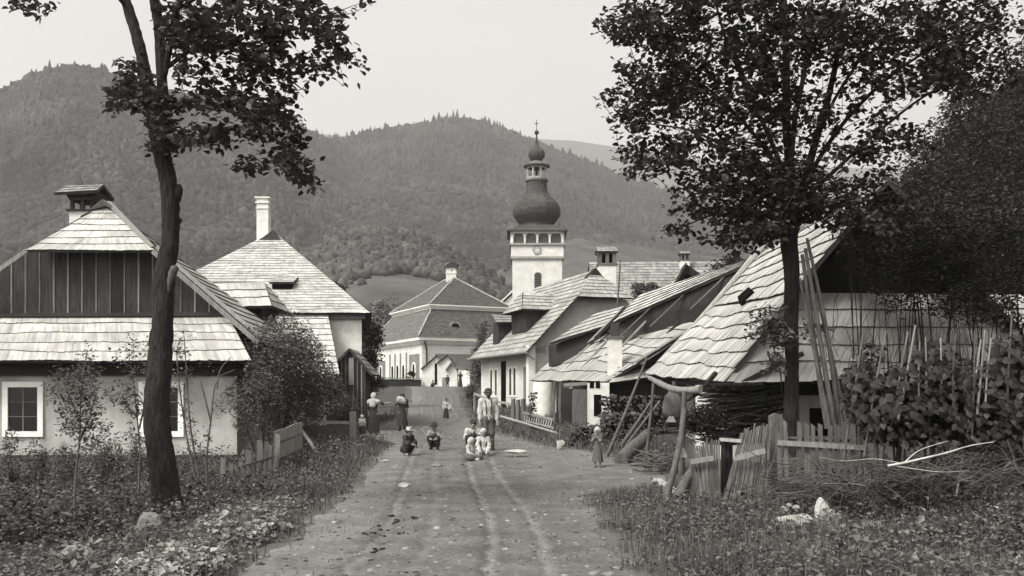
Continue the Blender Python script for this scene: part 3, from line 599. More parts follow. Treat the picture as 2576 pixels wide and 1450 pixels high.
mb = MB(); tube(mb, [(cc[0]+.1, cc[1]-.51, 17.35), (cc[0]+.1, cc[1]-.49, 17.35)], .1, 8); mb.build('flue_hole', M['void'], ch)
# right face panel and details; left face windows
nR = A(.436, -.9, 0); nL = A(-.9, -.436, 0)
def onR(a, z): return q3(a, 0, z)+nR*.0
def slabR(name, a0, a1, z0, z1, m, d=.05, parent=None):
    mb = MB(); prism(mb, [q3(a0, 0, z0), q3(a1, 0, z0), q3(a1, 0, z1), q3(a0, 0, z1)], nR*d); return mb.build(name, M[m], parent or H3)
def slabL(name, b0, b1, z0, z1, m, d=.05, parent=None):
    mb = MB(); prism(mb, [q3(0, b0, z0), q3(0, b1, z0), q3(0, b1, z1), q3(0, b0, z1)], nL*d); return mb.build(name, M[m], parent or H3)
slabR('wall_panel', 1.6, Wd-1, 2.6, 6.7, 'panel')
slabL('wall_panel', .8, 4.2, 2.6, 6.7, 'panel'); slabL('wall_panel', 13.0, 16.4, 2.6, 6.3, 'panel')
for b in (5.2, 7.3, 9.3, 11.2): slabL('pilaster', b-.25, b+.25, 2.6, 7.0, 'panel', .04)
for b, dp in ((2.5, .09), (6.2, .03), (8.3, .03), (10.2, .03), (14.6, .09)):
    mb = MB(); a = [q3(0, b+.42*math.cos(t), 5.2+.42*math.sin(t)) for t in np.linspace(0, math.pi, 7)]
    pts = [q3(0, b+.42, 3.3)]+a+[q3(0, b-.42, 3.3)]; prism(mb, pts, nL*(dp)); w = mb.build('window', M['glass'], H3)
    mb = MB(); a = [q3(0, b+.58*math.cos(t), 5.2+.58*math.sin(t)) for t in np.linspace(0, math.pi, 7)]; a2 = [q3(0, b+.42*math.cos(t), 5.2+.42*math.sin(t)) for t in np.linspace(0, math.pi, 7)]
    for k in range(6): prism(mb, [a[k], a[k+1], a2[k+1], a2[k]], nL*(dp+.04))
    for s in (-1, 1): prism(mb, [q3(0, b+s*.58, 3.2), q3(0, b+s*.42, 3.2), q3(0, b+s*.42, 5.2), q3(0, b+s*.58, 5.2)], nL*(dp+.04))
    mb.build('frame', M['whitef'], w)
q = q3(4.2, .2, 9.3)
mb = MB(); an = np.linspace(0, math.pi, 9); prism(mb, [q+RD*.75*math.cos(t)+A(0, 0, .55+.65*math.sin(t)) for t in an]+[q-RD*.75+A(0, 0, -.6), q+RD*.75+A(0, 0, -.6)], LD*1.3+nR*.0); d = mb.build('dormer', mat('dormer_render', .22, .25, 5), H3)
mb = MB(); prism(mb, [q+nR*.01+RD*.5*math.cos(t)+A(0, 0, .55+.45*math.sin(t)) for t in an], nR*.03); mb.build('dormer_window', M['void'], d)
mb = MB(); tube(mb, [q3(.15, -.5, 8.1), q3(.5, -.15, 7.2), q3(.55, -.12, 2.8)], .09, 8); mb.build('downpipe', M['wood_dark'], H3)
# mansard forecourt wall and planted bed
FW = thing('garden_wall', 'dark plank wall with pale coping below the mansard house', 'wall', (-13, 109, 2.9))
mb = MB(); pa, pb = P(945, 968, 106), P(1060, 970, 106); beam(mb, pa-A(0, 0, .35), pb-A(0, 0, .35), .25, 1.9); mb.build('wall', M['wood_dark'], FW)
mb = MB(); beam(mb, pa+A(0, -.05, .62+.1), pb+A(0, -.05, .72), .45, .14); mb.build('coping', M['wood_light'], FW)
# ---- white gabled outbuildings
OB = thing('outbuilding', 'small white double-gabled outbuilding with dark doorway in front of the mansard house', 'outbuilding', P(1105, 972, 106.5))
Y0 = 106.5; u = Y0/FPX
def obp(px, py, y=Y0): p = P(px, py, Y0); return A(p[0], y, p[2])
mb = MB(); prism(mb, [obp(1062, 980), obp(1101, 980), obp(1101, 900), obp(1096, 900), obp(1062, 930)], (0, 3, 0)); prism(mb, [obp(1101, 980, 106), obp(1151, 980, 106), obp(1151, 930, 106), obp(1127, 897, 106), obp(1101, 915, 106)], (0, 3.6, 0)); mb.build('wall', M['white'], OB)
mb = MB()
shingles(mb, obp(1059, 929, 109.5), obp(1059, 929, 106.2), obp(1098, 895, 106.2), obp(1098, 895, 109.5), .5, .4, .05); shingles(mb, obp(1100, 915, 110), obp(1100, 915, 105.7), obp(1127, 893, 105.7), obp(1127, 893, 110), .5, .4, .05); shingles(mb, obp(1154, 932, 105.7), obp(1154, 932, 110), obp(1127, 893, 110), obp(1127, 893, 105.7), .5, .4, .05)
mb.build('roof', SH('shingle_mid'), OB)
mb = MB(); a, b = obp(1093.5, 968, 106.44), obp(1101.5, 968, 106.44); prism(mb, [a, b, A(b[0], b[1], a[2]+2.3), A(a[0], a[1], a[2]+2.3)], (0, .05, 0)); mb.build('door', M['void'], OB)
mb = MB(); prism(mb, [obp(1121, 932, 105.6), obp(1137, 910, 105.6), obp(1151, 930, 105.6), obp(1149, 932, 105.6), obp(1137, 915, 105.6), obp(1123, 934, 105.6)], (0, .4, 0)); mb.build('porch_roof', M['wood'], OB)
mb = MB(); a = obp(1119, 962, 105.97); box(mb, a[0]-.25, a[0]+.25, 105.94, 105.99, a[2]-.7, a[2]+.5); mb.build('window', M['panel'], OB)
LW = thing('boundary_wall', 'short white wall right of the small gabled outbuilding', 'wall', P(1166, 972, 103))
mb = MB(); a, b = P(1153, 975, 104), P(1182, 975, 103); prism(mb, [a-A(0, 0, .5), b-A(0, 0, .5), A(b[0], b[1], P(0, 935, 103)[2]), A(a[0], a[1], P(0, 925, 103)[2])], (0, .4, 0)); mb.build('wall', M['white'], LW)
mb = MB(); a, b = P(1151, 926, 103.8), P(1172, 930, 103.4); beam(mb, a+A(0, .4, .08), b+A(0, .4, .0), .8, .15); mb.build('coping', M['wood'], LW)

# ---- 4: church with onion tower
TY = 135; s = TY/FPX; tx = (1351.5-CX)*s
def tz(py): return CAMZ+(HY-py)*s
CH = thing('church', 'white church tower with dark onion dome, arcaded belfry and clock', 'church', (tx, TY, 4))
hw = 62.5*s
mb = MB(); box(mb, tx-hw, tx+hw, TY, TY+2*hw, 3.5, tz(652)); mb.build('wall', M['white'], CH)
mb = MB(); e = 3.5*s; box(mb, tx-hw-e, tx+hw+e, TY-e, TY+2*hw+e, tz(646), tz(618)); mb.build('clock_storey', M['white'], CH)
mb = MB(); e = 5*s; box(mb, tx-hw-e, tx+hw+e, TY-e, TY+2*hw+e, tz(652), tz(646)); e = 8*s; box(mb, tx-hw-e, tx+hw+e, TY-e, TY+2*hw+e, tz(618), tz(613)); mb.build('cornice', mat('weathered_cornice', .25, .2, 3), CH)
# belfry arcade: dark core, white piers and arches, on all four sides
mb = MB(); box(mb, tx-hw, tx+hw, TY, TY+2*hw, tz(613), tz(584)); core = mb.build('belfry', mat('louvre_wood', .075, .3, 3, (.2, .2, 14)), CH)
mb = MB(); cxy = A(tx, TY+hw, 0); n_a = 4; span = 2*hw/n_a
for k in range(4):
    ca, sa = math.cos(k*math.pi/2), math.sin(k*math.pi/2)
    rot = lambda x, y: (cxy[0]+ca*x-sa*y, cxy[1]+sa*x+ca*y)
    def pr(pts, d0, d1):
        A0 = [(*rot(x, -hw-d0), z) for x, z in pts]; off = A(*rot(0, -hw-d1), 0)-A(*rot(0, -hw-d0), 0); prism(mb, A0, off)
    for i in range(n_a+1):
        x = -hw+i*span; pr([(x-.13, tz(613)), (x+.13, tz(613)), (x+.13, tz(590)), (x-.13, tz(590))], .02, .28)
    for i in range(n_a):
        xc = -hw+(i+.5)*span; r = span/2-.17; zc = tz(597)
        an = np.linspace(0, math.pi, 9)
        for a0, a1 in zip(an[:-1], an[1:]):
            pr([(xc+r*math.cos(a0), zc+r*math.sin(a0)), (xc+r*math.cos(a1), zc+r*math.sin(a1)), (xc+(r+.16)*math.cos(a1), min(tz(586), zc+(r+.16)*math.sin(a1))), (xc+(r+.16)*math.cos(a0), min(tz(586), zc+(r+.16)*math.sin(a0)))], .02, .16)
    pr([(-hw, tz(588)), (hw, tz(588)), (hw, tz(583)), (-hw, tz(583))], .02, .3)
mb.build('arcade', M['white'], CH)
def sqlathe(mb, prof, n=16, rot=math.pi/8, mi=0): lathe(mb, cxy, [(r*s/math.cos(math.pi/n) if n < 10 else r*s, tz(y)) for r, y in prof], n, mi, rot)
mb = MB(); lathe(mb, cxy, [(76*s*1.4142, tz(583)), (76*s*1.4142, tz(580)), (60*s*1.4142, tz(573)), (48*s*1.35, tz(563))], 4, 0, math.pi/4); mb.build('skirt_roof', M['onion'], CH)
mb = MB(); prof = [(46, 565), (43, 559), (43, 554), (52, 544), (60, 532), (62, 519), (58, 505), (47, 492), (34, 479), (28, 469), (26.5, 458), (26.5, 448), (27, 442)]
pts = spline([(r, 0, y) for r, y in prof], 3); sqlathe(mb, [(p[0], p[2]) for p in pts]); mb.build('onion_dome', M['onion'], CH)
mb = MB()
for y in np.arange(556, 470, -3.4):
    r = np.interp(y, [q_[1] for q_ in prof][::-1], [q_[0] for q_ in prof][::-1]); lathe(mb, cxy, [((r+.6)*s, tz(y+.9)), ((r+.2)*s, tz(y))], 16, 0, math.pi/8)
mb.build('dome_courses', M['onion'], CH)
mb = MB(); sqlathe(mb, [(30, 444), (30, 439)]); sqlathe(mb, [(34, 406), (35, 403), (22, 398), (14, 392)]); mb.build('lantern_cornice', mat('lantern_wood', .12, .3, 3), CH)
mb = MB()
for k in range(8):
    a = k*math.pi/4+math.pi/8; r = 25*s
    beam(mb, cxy+A(r*math.cos(a), r*math.sin(a), tz(440)), cxy+A(r*math.cos(a), r*math.sin(a), tz(406)), .2, .2, up=(math.cos(a), math.sin(a), 0))
    a2 = a+math.pi/4; p, q = cxy+A(r*math.cos(a), r*math.sin(a), tz(409)), cxy+A(r*math.cos(a2), r*math.sin(a2), tz(409)); beam(mb, p, q, .15, .16); beam(mb, p-A(0, 0, 27*s), q-A(0, 0, 27*s), .15, .2)
mb.build('lantern_posts', mat('lantern_paint', .30, .2, 4), CH)
mb = MB(); sqlathe(mb, [(3, 440), (3, 406)]); mb.build('lantern_core', M['wood_dark'], CH)
mb = MB(); prof = [(14, 394), (12, 391), (16, 387), (20, 381), (21.5, 374), (20, 366), (15, 360), (9, 355), (5, 349), (3.4, 342), (2.4, 330), (1.6, 322)]; pts = spline([(r, 0, y) for r, y in prof], 3); sqlathe(mb, [(p[0], p[2]) for p in pts]); mb.build('spire', M['onion'], CH)
mb = MB(); v, f = ICO2; mb.add(v*6*s+cxy+A(0, 0, tz(317)), f); mb.build('spire_ball', M['onion'], CH, smooth=True)
mb = MB(); beam(mb, cxy+A(0, 0, tz(312)), cxy+A(0, 0, tz(284)), .09, .09); beam(mb, cxy+A(-5*s, 0, tz(294)), cxy+A(5*s, 0, tz(294)), .09, .09); mb.build('cross', M['onion'], CH)
# arched tower window with louvres
def arch(px, pw, y0, y1, d0, m, name, parent, fr=None):
    xc = (px-CX)*s; r = pw/2*s; an = np.linspace(0, math.pi, 11)
    mb = MB(); prism(mb, [(xc+r, TY-d0, tz(y0)), *[(xc+r*math.cos(t), TY-d0, tz(y1)-r+r*math.sin(t)) for t in an], (xc-r, TY-d0, tz(y0))], (0, .1+d0, 0)); return mb.build(name, m, parent)
w = arch(1353, 18, 725, 685, .02, M['panel'], 'window', CH)
mb = MB(); xc = (1353-CX)*s
for z in np.arange(tz(724), tz(690), .26): box(mb, xc-.44, xc+.44, TY-.09, TY-.03, z, z+.1)
mb.build('louvres', M['wood_dark'], w)
mb = MB(); r1 = 9*s; an = np.linspace(0, math.pi, 11)
for a0, a1 in zip(an[:-1], an[1:]): prism(mb, [(xc+r1*math.cos(a0), TY-.08, tz(685)-r1+r1*math.sin(a0)), (xc+r1*math.cos(a1), TY-.08, tz(685)-r1+r1*math.sin(a1)), (xc+(r1+.12)*math.cos(a1), TY-.08, tz(685)-r1+(r1+.12)*math.sin(a1)), (xc+(r1+.12)*math.cos(a0), TY-.08, tz(685)-r1+(r1+.12)*math.sin(a0))], (0, .1, 0))
mb.build('frame', M['white'], w)
# clock
cz = tz(631); cx_ = (1351-CX)*s; yf = TY-3.5*s; R0 = 10*s
mb = MB(); tube(mb, [(cx_, yf-.06, cz), (cx_, yf+.02, cz)], R0, 28); ck = mb.build('clock_face', M['whitef'], CH)
mb = MB(); an = np.linspace(0, 2*math.pi, 33)
for a0, a1 in zip(an[:-1], an[1:]):
    for ra, rb in ((.95, 1.06), (.52, .58)):
        prism(mb, [(cx_+R0*r*math.cos(t), yf-.09, cz+R0*r*math.sin(t)) for r, t in ((ra, a0), (rb, a0), (rb, a1), (ra, a1))], (0, .05, 0))
for k in range(12):
    t = k*math.pi/6; beam(mb, (cx_+R0*.62*math.cos(t), yf-.075, cz+R0*.62*math.sin(t)), (cx_+R0*.9*math.cos(t), yf-.075, cz+R0*.9*math.sin(t)), .05, .09, up=(0, 1, 0))
mb.build('numerals', M['wood_dark'], ck)
mb = MB(); beam(mb, (cx_, yf-.1, cz), (cx_-R0*.30, yf-.1, cz+R0*.36), .03, .08, up=(0, 1, 0)); beam(mb, (cx_, yf-.1, cz), (cx_+R0*.1, yf-.1, cz-R0*.6), .03, .06, up=(0, 1, 0)); mb.build('clock_hands', M['wood_dark'], ck)
# nave behind the tower
mb = MB(); a = A(tx-hw-.2, TY+3, 0); zr = tz(668); nx = tx
mb2 = MB(); box(mb2, nx-5.4, nx+5.4, TY+2.6, TY+20, 3, tz(772)); mb2.build('nave_wall', M['white'], CH)
shingles(mb, (nx-6.2, TY+20, tz(778)), (nx-6.2, TY+2.3, tz(778)), (nx, TY+2.3, tz(672)), (nx, TY+20, tz(672)), .5, .5, .05)
shingles(mb, (nx+6.2, TY+2.3, tz(778)), (nx+6.2, TY+20, tz(778)), (nx, TY+20, tz(672)), (nx, TY+2.3, tz(672)), .5, .5, .05); mb.build('nave_roof', SH('shingle_mid'), CH)
mb = MB(); prism(mb, [(nx-5.4, TY+2.6, tz(772)), (nx+5.4, TY+2.6, tz(772)), (nx, TY+2.6, tz(675))], (0, .3, 0)); tube(mb, [(nx-6.25, TY+2.25, tz(777)), (nx, TY+2.25, tz(671))], .12, 6, wob=.3); mb.build('nave_gable', M['white'], CH)

# ---- 5: white house on the right of the road
ang = math.radians(19); FD = A(-math.sin(ang), math.cos(ang), 0); GD = A(math.cos(ang), math.sin(ang), 0)
k0 = A((1345-CX)/FPX*50, 50, 0); LN, WN = 9.2, 7.4
def q5(a, b, z): return k0+FD*a+GD*b+A(0, 0, z)
def zz(py, d): return CAMZ+(HY-py)/FPX*d
H5 = thing('village_house', 'white gabled house with tall narrow windows and shingled roof at the road bend', 'house', k0+FD*4+GD*3+A(0, 0, 1), 'village houses')
ez = zz(868, 50); rz5 = zz(690, 53)
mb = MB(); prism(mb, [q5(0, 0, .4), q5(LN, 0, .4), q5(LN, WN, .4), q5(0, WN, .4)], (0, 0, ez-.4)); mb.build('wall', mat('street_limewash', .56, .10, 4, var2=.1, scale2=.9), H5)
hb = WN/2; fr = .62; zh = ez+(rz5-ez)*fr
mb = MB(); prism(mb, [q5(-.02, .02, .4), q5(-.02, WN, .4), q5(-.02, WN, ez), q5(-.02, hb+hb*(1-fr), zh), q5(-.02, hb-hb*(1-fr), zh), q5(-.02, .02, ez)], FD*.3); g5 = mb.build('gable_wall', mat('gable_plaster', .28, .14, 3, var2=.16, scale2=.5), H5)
mb = MB(); box(mb, -.35, .02, -.06, .30, .4, ez-.02, 0, k0+A(0, 0, 0), ang); mb.build('corner_pilaster', M['whitef'], H5)
mb = MB(); ov = .55
shingles(mb, q5(LN+.5, -ov, ez-.35), q5(-.4, -ov, ez-.35), q5(-.4, hb-hb*(1-fr), zh+.12), q5(LN+.5, hb-hb*(1-fr), zh+.12), .38, .18, .045, seed=21)
shingles(mb, q5(LN+.5, hb-hb*(1-fr), zh+.12), q5(-.4, hb-hb*(1-fr), zh+.12), q5(1.1, hb, rz5+.1), q5(LN+.5, hb, rz5+.1), .36, .18, .045, seed=22); mb.build('roof', SH('shingle'), H5)
mb = MB(); shingles(mb, q5(-.4, WN+ov, ez-.35), q5(LN+.5, WN+ov, ez-.35), q5(LN+.5, hb, rz5+.1), q5(1.1, hb, rz5+.1), .38, .18, .045); mb.build('roof', SH('shingle'), H5)
mb = MB(); shingles(mb, q5(-.55, hb-hb*(1-fr)-.12, zh+.02), q5(-.55, hb+hb*(1-fr)+.2, zh+.02), q5(1.1, hb+.04, rz5+.1), q5(1.1, hb-.04, rz5+.1), .36, .18, .045, seed=23); mb.build('half_hip_roof', SH('shingle'), H5)
mb = MB(); prism(mb, [q5(.75, hb-.5, rz5-.3), q5(.7, hb, rz5+.2), q5(.75, hb+.5, rz5-.3)], FD*.4); mb.build('ridge_cap', M['wood_dark'], H5)
mb = MB(); tube(mb, [q5(-.6, -ov-.12, ez-.42), q5(LN+.5, -ov-.12, ez-.40)], .08, 8); tube(mb, [q5(-.45, -ov-.1, ez-.42), q5(-.2, -.1, ez-.75)], .04, 6); mb.build('gutter', M['wood_light'], H5)
mb = MB(); prism(mb, [q5(-.03, -.5, ez-.42), q5(-.03, .6, ez-.42), q5(-.03, .6, ez-.02), q5(-.03, -.45, ez-.3)], FD*.12); mb.build('eave_return', M['panel'], H5)
nF = -GD
for a, w_ in ((1.35, None),): pass
def wz(py): return zz(py, 52)
for a in (3.05, 3.75, 6.3, 7.15):
    window(H5, q5(a, 0, (wz(930)+wz(1000))/2+.1), .42, 1.45, .09, n=nF, bars=(1, 3), depth=.04)
def door5(a, w, z0, z1, name, m, lab=None):
    mb = MB(); prism(mb, [q5(a-w/2, -.03, z0), q5(a+w/2, -.03, z0), q5(a+w/2, -.03, z1), q5(a-w/2, -.03, z1)], GD*.1); o = mb.build(name, M[m], H5)
    if lab: o['label'] = lab
    return o
door5(4.95, .8, .95, wz(905), 'door', 'void', 'tall dark doorway'); door5(1.2, .85, 1.0, wz(925), 'door', 'panel', 'grey closed door near the corner')
c5 = q5(2.2, 5.0, 0)
chimney(H5, c5[0]-.48, c5[0]+.48, c5[1]-.45, c5[1]+.45, 5.5, zz(672, 54), 'white', arcade=True)
# street dormer
d0 = 2.6
mb = MB(); prism(mb, [q5(d0, .55, ez+.1), q5(d0, 2.9, ez+1.2), q5(d0, 2.9, zz(775, 52)), q5(d0, .45, zz(775, 52))], FD*2.4); dm = mb.build('dormer', M['wood_dark'], H5)
zd0, zd1 = zz(778, 52), zz(737, 54)
mb = MB(); shingles(mb, q5(d0-.45, .1, zd0), q5(d0-.45, 3.4, zd0), q5(d0+1.2, 3.4, zd1), q5(d0+1.2, .75, zd1), .4, .2, .045, seed=31); shingles(mb, q5(d0+2.8, .1, zd0), q5(d0-.45, .1, zd0), q5(d0+1.2, .7, zd1), q5(d0+1.4, .7, zd1), .4, .2, .045)
shingles(mb, q5(d0+2.9, 3.4, zd0), q5(d0+2.9, .1, zd0), q5(d0+1.25, .75, zd1), q5(d0+1.25, 3.4, zd1), .4, .2, .045); mb.build('dormer_roof', SH('shingle'), dm)
d1 = d0+3.6
mb = MB(); prism(mb, [q5(d1, .1, ez+.1), q5(d1, 1.4, ez+1), q5(d1, 1.4, ez+1.6), q5(d1, .1, ez+1.6)], FD*1.0); dm2 = mb.build('dormer', M['wood_dark'], H5)
mb = MB(); shingles(mb, q5(d1-.3, -.15, ez+1.55), q5(d1-.3, 1.7, ez+1.6), q5(d1+.9, 1.7, ez+2.1), q5(d1+.9, .0, ez+2.1), .4, .2, .04); mb.build('dormer_roof', SH('shingle_mid'), dm2)
# thin pole behind
PO = MB(); a, b = P(1553, 775, 49), P(1561, 655, 49); tube(PO, [A(a[0]-.3, a[1], 1.0), a, b], [.06, .045, .035], 8); o = PO.build('pole', M['wood'], loc=(a[0]-.3, a[1], 1.0)); tag(o, 'thin dark upright pole rising in front of the white house gable', 'pole')
# ---- 6: long barn behind
B6 = thing('barn', 'long barn with wide weathered shingle roof behind the white house', 'barn', (11, 78, 2))
x0, x1 = (1482-CX)/FPX*80, (1860-CX)/FPX*80
wallbox('wall', M['grey_plaster'], B6, x0+.8, x1, 75, 86, 1.5, 7.9)
mb = MB(); shingles(mb, (x0-.3, 73.6, zz(790, 74)), (x1, 73.6, zz(790, 74)), (x1, 80, zz(658, 80)), (x0, 80, zz(660, 80)), .45, .3, .05, seed=41); mb.build('roof', SH('shingle_mid'), B6)
mb = MB(); shingles(mb, (x1, 86.4, zz(790, 74)), (x0-.3, 86.4, zz(790, 74)), (x0, 80, zz(660, 80)), (x1, 80, zz(658, 80)), .45, .3, .05); prism(mb, [(x0+.6, 75, 7.5), (x0+.6, 86, 7.5), (x0+.6, 80.5, zz(665, 80))], (.15, 0, 0), 1); mb.build('roof', SH('shingle_mid'), B6)
chimney(B6, (1710-CX)/FPX*79, (1733-CX)/FPX*79, 78.6, 79.4, 11, zz(658, 79), 'white', arcade=True)

# ---- 7: shingled cottage with big dormers (middle right)
H7 = thing('village_house', 'ramshackle low cottage with sagging shingle roof, two dark dormers and short white chimney', 'house', (4.5, 41, .6), 'village houses')
n1, f1 = A(3.45, 36, 0), A(1.1, 46, 0); AX = nrm(f1-n1); AP = A(AX[1], -AX[0], 0)
def q7(a, b, z): return n1+AX*a+AP*b+A(0, 0, z)
mb = MB(); prism(mb, [q7(.3, .6, .3), q7(10, .6, .3), q7(10, 6.6, .3), q7(.3, 6.6, .3)], (0, 0, 2.1)); mb.build('wall', M['white'], H7)
mb = MB(); prism(mb, [q7(.32, .7, 2.3), q7(.32, 6.5, 2.3), q7(.32, 3.7, 5.3)], AX*.1); mb.build('gable', M['wood_dark'], H7)
ez7, rz7 = 2.32, 5.75
mb = MB()
shingles(mb, q7(10.6, -.15, ez7+.2), q7(2.6, -.05, ez7+.1), q7(2.6, 3.5, rz7), q7(10.6, 3.5, rz7+.1), .62, .24, .06, wave=.10, jag=.05, sag=.15, seed=51)
shingles(mb, P(1441, 957, 38.6), P(1530, 961, 35.3), P(1765, 812, 35.9), P(1640, 800, 39.8), .6, .2, .06, wave=.10, jag=.05, sag=.05, seed=52)
mb.build('roof', SH('shingle'), H7)
mb = MB(); shingles(mb, q7(-.5, 7.2, ez7), q7(10.6, 7.2, ez7), q7(10.6, 3.5, rz7), q7(-.5, 3.5, rz7), .6, .3, .05); mb.build('roof', SH('shingle'), H7)
mb = MB(); shingles(mb, q7(-.9, -.2, ez7-.12), q7(-.9, 4.6, ez7+.55), q7(.3, 4.4, ez7+1.5), q7(.3, .7, ez7+.7), .5, .24, .05); mb.build('skirt_roof', SH('shingle'), H7)
for (a, b, p, q) in ((1.6, 1.0, 1.9, 3.4), (4.2, .3, 5.4, 3.4), (6.6, .4, 7.3, 3.3)):
    mb = MB(); zf = lambda b_: ez7+(rz7-ez7)*(b_+.1)/3.6+.12; tube(mb, [q7(a, b, zf(b)), q7(p, q, zf(q))], .045, 6); mb.build('ladder_pole', M['wood_light'], H7)
# chimney of the cottage
ca, cb = P(1531, 935, 36.0), P(1565, 935, 36.0)
mb = MB(); box(mb, ca[0], cb[0], 36.0, 36.5, P(0, 945, 36)[2], P(0, 851, 36)[2]); ch = mb.build('chimney', M['white'], H7); 
mb = MB(); box(mb, ca[0]-.05, cb[0]+.05, 35.95, 36.55, P(0, 851, 36)[2]-.02, P(0, 851, 36)[2]+.07); mb.build('chimney_cap', M['wood'], ch)
# dormer 1 (far) and dormer 2 (near): dark cheeks under ragged shingled roofs
def wing(name, lo0, lo1, hi1, hi0, cheek, seed, m='shingle'):
    mb = MB(); prism(mb, cheek, (AX*1.2)); d = mb.build(name, M['wood_dark'], H7)
    mb = MB(); shingles(mb, lo0, lo1, hi1, hi0, .5, .2, .05, wave=.08, jag=.05, seed=seed); mb.build('dormer_roof', SH(m), d); return d
D = lambda px, py, d: P(px, py, d)
wing('dormer', D(1384, 864, 44.0), D(1520, 822, 42.2), D(1572, 770, 43.5), D(1500, 789, 45.5), [D(1398, 866, 44.3), D(1398, 920, 44.3), D(1512, 880, 42.6), D(1512, 828, 42.6)], 61)
mb = MB(); beam(mb, D(1497, 852, 41.8), D(1572, 776, 41.8), .35, .12); mb.build('dormer_beam', M['wood_dark'], H7)
mb = MB(); prism(mb, [D(1500, 850, 41.9), D(1478, 862, 42.0), D(1560, 780, 42.2), D(1572, 776, 41.9)], AX*.1); mb.build('dormer_verge', M['wood_light'], H7)
d2 = wing('dormer', D(1544, 811, 39.0), D(1905, 655, 34.4), D(1868, 655, 37.0), D(1612, 742, 41.5), [D(1560, 812, 39.1), D(1560, 905, 38.6), D(1640, 865, 38.2), D(1800, 800, 35.6), D(1895, 740, 34.6), D(1895, 668, 34.6)], 62, 'shingle_light')
for t in (.25, .5, .78):
    mb = MB(); beam(mb, D(1544+361*t, 815-156*t, 38.9-4.4*t), D(1544+361*t-90, 815-156*t+85, 38.8-4.0*t), .06, .05); mb.build('board_edge', M['wood'], d2)
# little open gable on the ridge
mb = MB(); a, b, c = D(1686, 735, 41), D(1726, 664, 41), D(1786, 706, 41)
i_ = [D(1697, 728, 41), D(1727, 688, 41), D(1768, 712, 41)]
prism(mb, [a, b, i_[1], i_[0]], (0, .9, 0)); prism(mb, [b, c, i_[2], i_[1]], (0, .9, 0)); prism(mb, [i_[0]+A(0, .8, 0), i_[1]+A(0, .8, 0), i_[2]+A(0, .8, 0), i_[2]+A(0, .8, -.3)], (0, .1, 0)); gdm = mb.build('ridge_gable', M['wood_dark'], H7)
mb = MB(); shingles(mb, D(1676, 742, 43), D(1682, 740, 40.8), D(1725, 661, 40.8), D(1722, 664, 43), .4, .2, .04); mb.build('dormer_roof', SH('shingle_light'), gdm)
# loose boards lying up the verge
for (x0_, y0_, x1_, y1_) in ((1560, 934, 1700, 846), (1590, 918, 1745, 822), (1612, 916, 1690, 866)):
    mb = MB(); beam(mb, P(x0_, y0_, 35.2), P(x1_, y1_, 35.6), .10, .03, up=(-.5, 0, .8)); mb.build('loose_roof_board', M['wood_light'], H7)
mb = MB(); prism(mb, [P(1532, 966, 35.6), P(1765, 820, 36.1), P(1800, 860, 36.1), P(1800, 1060, 36.1), P(1540, 1060, 35.8)], (0, .1, 0)); mb.build('gable_boards', M['wood_dark'], H7)
# porch front: white pier, doorway bay
mb = MB(); p0, p1 = P(1483, 1062, 35.2), P(1533, 1062, 35.0); box(mb, p0[0], p1[0], 35.0, 36.2, .1, 2.22); pr_ = mb.build('porch_wall', M['white'], H7)
for px, w in ((1489, 11), (1504, 11)):
    mb = MB(); q = P(px, 968, 35); box(mb, q[0]-w*.007, q[0]+w*.007, 34.985, 35.05, q[2]-.13, q[2]+.13); mb.build('vent_hole', M['void'], pr_)
mb = MB(); q = P(1503, 1020, 35); box(mb, q[0]-.13, q[0]+.13, 34.98, 35.05, q[2]-.38, q[2]+.38); mb.build('small_door', M['void'], pr_)
mb = MB(); p0, p1 = P(1400, 1070, 38), P(1482, 1070, 38); box(mb, p0[0], p1[0], 38, 38.3, .2, 2.2); mb.build('porch_back', M['wood_dark'], H7)
mb = MB(); p0, p1 = P(1440, 1070, 37), P(1478, 1070, 37); box(mb, p0[0], p1[0], 37, 37.2, .2, 2.0); mb.build('porch_door', M['wood'], H7)
mb = MB(); q = P(1365, 1060, 42); lathe(mb, (q[0], q[1], 0), [(.42, .6), (.42, 2.2), (.38, 2.35)], 18); mb.build('round_pier', M['white'], H7, smooth=True)
mb = MB()
for px in (1395, 1410): a = P(px, 1072, 37.2); tube(mb, [A(a[0], a[1], .5), A(a[0]-.03, a[1], 1.4), A(a[0], a[1], 2.3)], .05, 6, wob=.2); 
mb.build('porch_posts', M['bark_light'], H7)
mb = MB(); beam(mb, P(1418, 969, 37), P(1478, 965, 37), .1, .12); beam(mb, P(1420, 973, 37.1), P(1440, 975, 37), .1, .1); mb.build('carved_beam', M['wood_light'], H7)

# ---- 8: big shingled house near right
H8 = thing('village_house', 'large old house with huge pale ragged shingle roof sweeping down on the right', 'house', (8.1, 27, 0), 'village houses')
xr, xe, xre = 8.15, 4.62, 11.7; yn, yf_ = 21.2, 33.0
zr8 = P(0, 450, yn)[2]
mb = MB(); box(mb, 5.75, 10.9, 22.0, 32.5, -.2, 2.2); mb.build('wall', M['grey_plaster'], H8)
mb = MB(); prism(mb, [(5.2, 22.05, 2.1), (11.2, 22.05, 2.1), (xr, 22.05, zr8-.3)], (0, .1, 0)); mb.build('gable', M['wood_dark'], H8)  # dark boards whose colour also carries the shadow lying over this gable
xc_, zc_ = 5.9, P(0, 735, yn)[2]   # where the skirt meets the verge
mb = MB()
